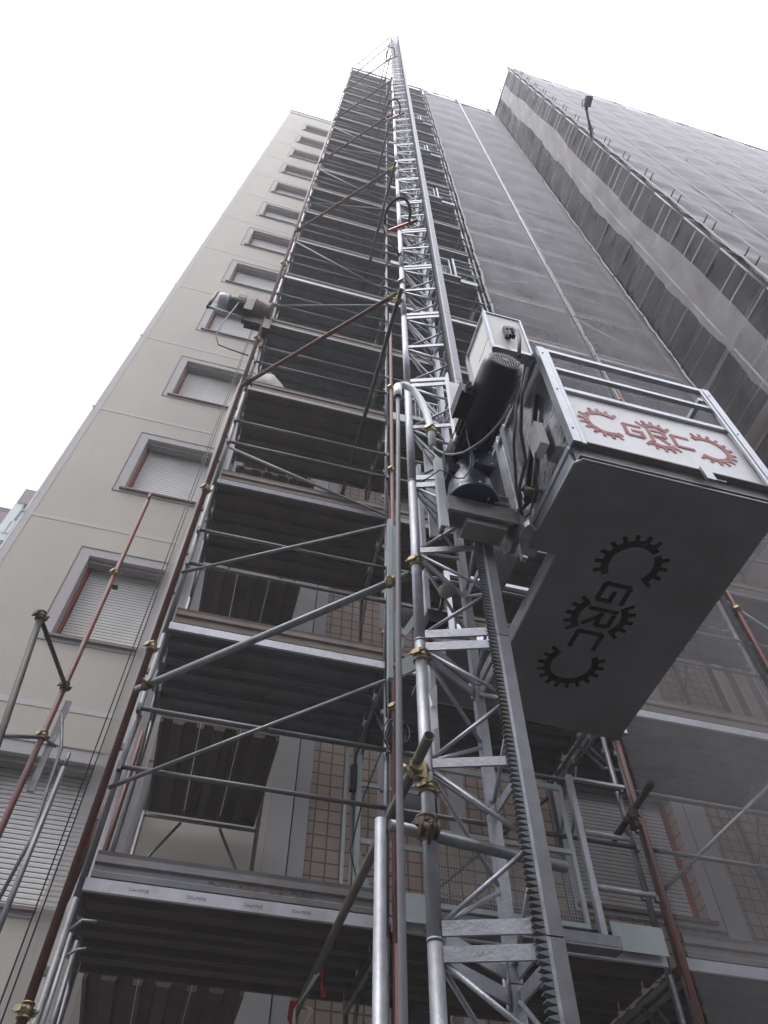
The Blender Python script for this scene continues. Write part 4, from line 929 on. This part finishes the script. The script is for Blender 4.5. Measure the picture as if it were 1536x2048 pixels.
part('handle', MB().path([(-.42,4.5,10.35),(-.40,4.5,10.5),(-.34,4.5,10.52),(-.30,4.5,10.38)],.008,6), 'sack', t)

# ------------------------------------------------------------------ site floodlight
fl = thing('floodlight', (6.70,2.25,25.3), 'black site floodlight on a tilted pole poking out of the net corner', 'lamp')
part('pole', MB().tube((6.72,2.35,25.15),(6.30,1.70,25.4),.035,8).tube((6.72,2.25,25.1),(6.42,1.85,25.35),.012,6), 'black', fl)
hd = part('lamp_head', MB().bar((6.17,1.50,25.40),(6.35,1.47,25.44),.28,.09,(0,0,1)), 'black', fl)
part('bracket', MB().path([(6.14,1.66,25.3),(6.10,1.60,25.32),(6.08,1.5,25.36),(6.14,1.46,25.38)],.014,6).bar((6.30,1.70,25.4),(6.26,1.62,25.42),.08,.08), 'black', fl)
part('glass', MB().box((6.18,1.37,25.343),(6.34,1.60,25.351)), 'darkglass', fl)

# ------------------------------------------------------------------ distant apartment block at the left edge
fbk = thing('apartment_tower', (-14,25,0), 'distant pale apartment block with teal awning and white balcony railing at the left edge', 'building')
Yd = 25.0
part('wall', MB().box((-22,Yd+1.2,0),(-10.2,Yd+9,32.2)), 'fardark', fbk)
part('pier', MB().box((-11.85,Yd-.1,0),(-11.45,Yd+1.2,31.2)).box((-15.2,Yd-.1,0),(-14.8,Yd+1.2,30)), 'farwall', fbk)
part('attic_band', MB().box((-11.8,Yd-.15,31.2),(-8,Yd+1.2,32.35)).box((-15,Yd-.05,29.2),(-11.86,Yd+1.2,30.4)), 'farbrown', fbk)
mb = MB()
for z in (28.4, 25.2, 22): mb.box((-15,Yd-.12,z),(-8,Yd+1.2,z+.45))
part('balcony_slab', mb, 'farwall', fbk)
part('awning', MB().bar((-11.3,Yd-.05,30.3),(-8.5,Yd-.05,30.3),.3,.18).bar((-11.3,Yd,30.0),(-8.5,Yd,30.0),.3,.18), 'awning', fbk)
for z in (28.86, 25.66):
    mb = MB().box((-11.6,Yd-.2,z+.86),(-8,Yd-.14,z+.92))
    for i in range(18): mb.box((-11.6+i*.2,Yd-.2,z),(-11.48+i*.2,Yd-.15,z+.86))
    part('railing', mb, 'farwall', fbk)

# ------------------------------------------------------------------ embossed writing on the toe boards
def text(s, size, origin, ex=.003, material='toe', parent=None, name='lettering'):
    cu = bpy.data.curves.new(name, 'FONT'); cu.body = s; cu.size = size; cu.extrude = ex
    o = bpy.data.objects.new(name+'_tmp', cu); COL.objects.link(o)
    dg = bpy.context.evaluated_depsgraph_get(); dg.update(); me = bpy.data.meshes.new_from_object(o.evaluated_get(dg)); bpy.data.objects.remove(o)
    me.materials.clear(); me.materials.append(M[material]); me.name = name
    ob = bpy.data.objects.new(name, me); link(ob, parent, origin); ob.rotation_euler = (math.pi/2, 0, 0); return ob
lowdeck = [o for o in sc.children if o.name.startswith('deck') and abs(WO[o.name].z-3.7) < .01 and abs(WO[o.name].x+.56) < .01][0]
text('PONTEGGI   DALMINE', .062, (.12, YF-.012, ZD[0]+.114), .002, 'toe_old', lowdeck)
for x in (-.30, .02, .34, .62): text('DALMINE', .026, (x, YF-.0225, ZD[0]+.022), .001, 'galv', lowdeck)

# ------------------------------------------------------------------ haze
hz = MB().box((-130,-130,-1.3),(130,130,60))  # even volume added to imitate lens glare that whitens distant parts
hm = bpy.data.materials.new('glare_veil'); hm.use_nodes = True; hm.node_tree.nodes.clear()
ho = hm.node_tree.nodes.new('ShaderNodeOutputMaterial'); pv = hm.node_tree.nodes.new('ShaderNodeVolumePrincipled')
pv.inputs['Color'].default_value = (.93, .94, .97, 1); pv.inputs['Density'].default_value = .0048
hm.node_tree.links.new(pv.outputs[0], ho.inputs['Volume'])
solo('lens_veil', hz, hm, None, None, kind='stuff', loc=(0,0,0))
S.cycles.volume_bounces = 1; S.cycles.transparent_max_bounces = 16
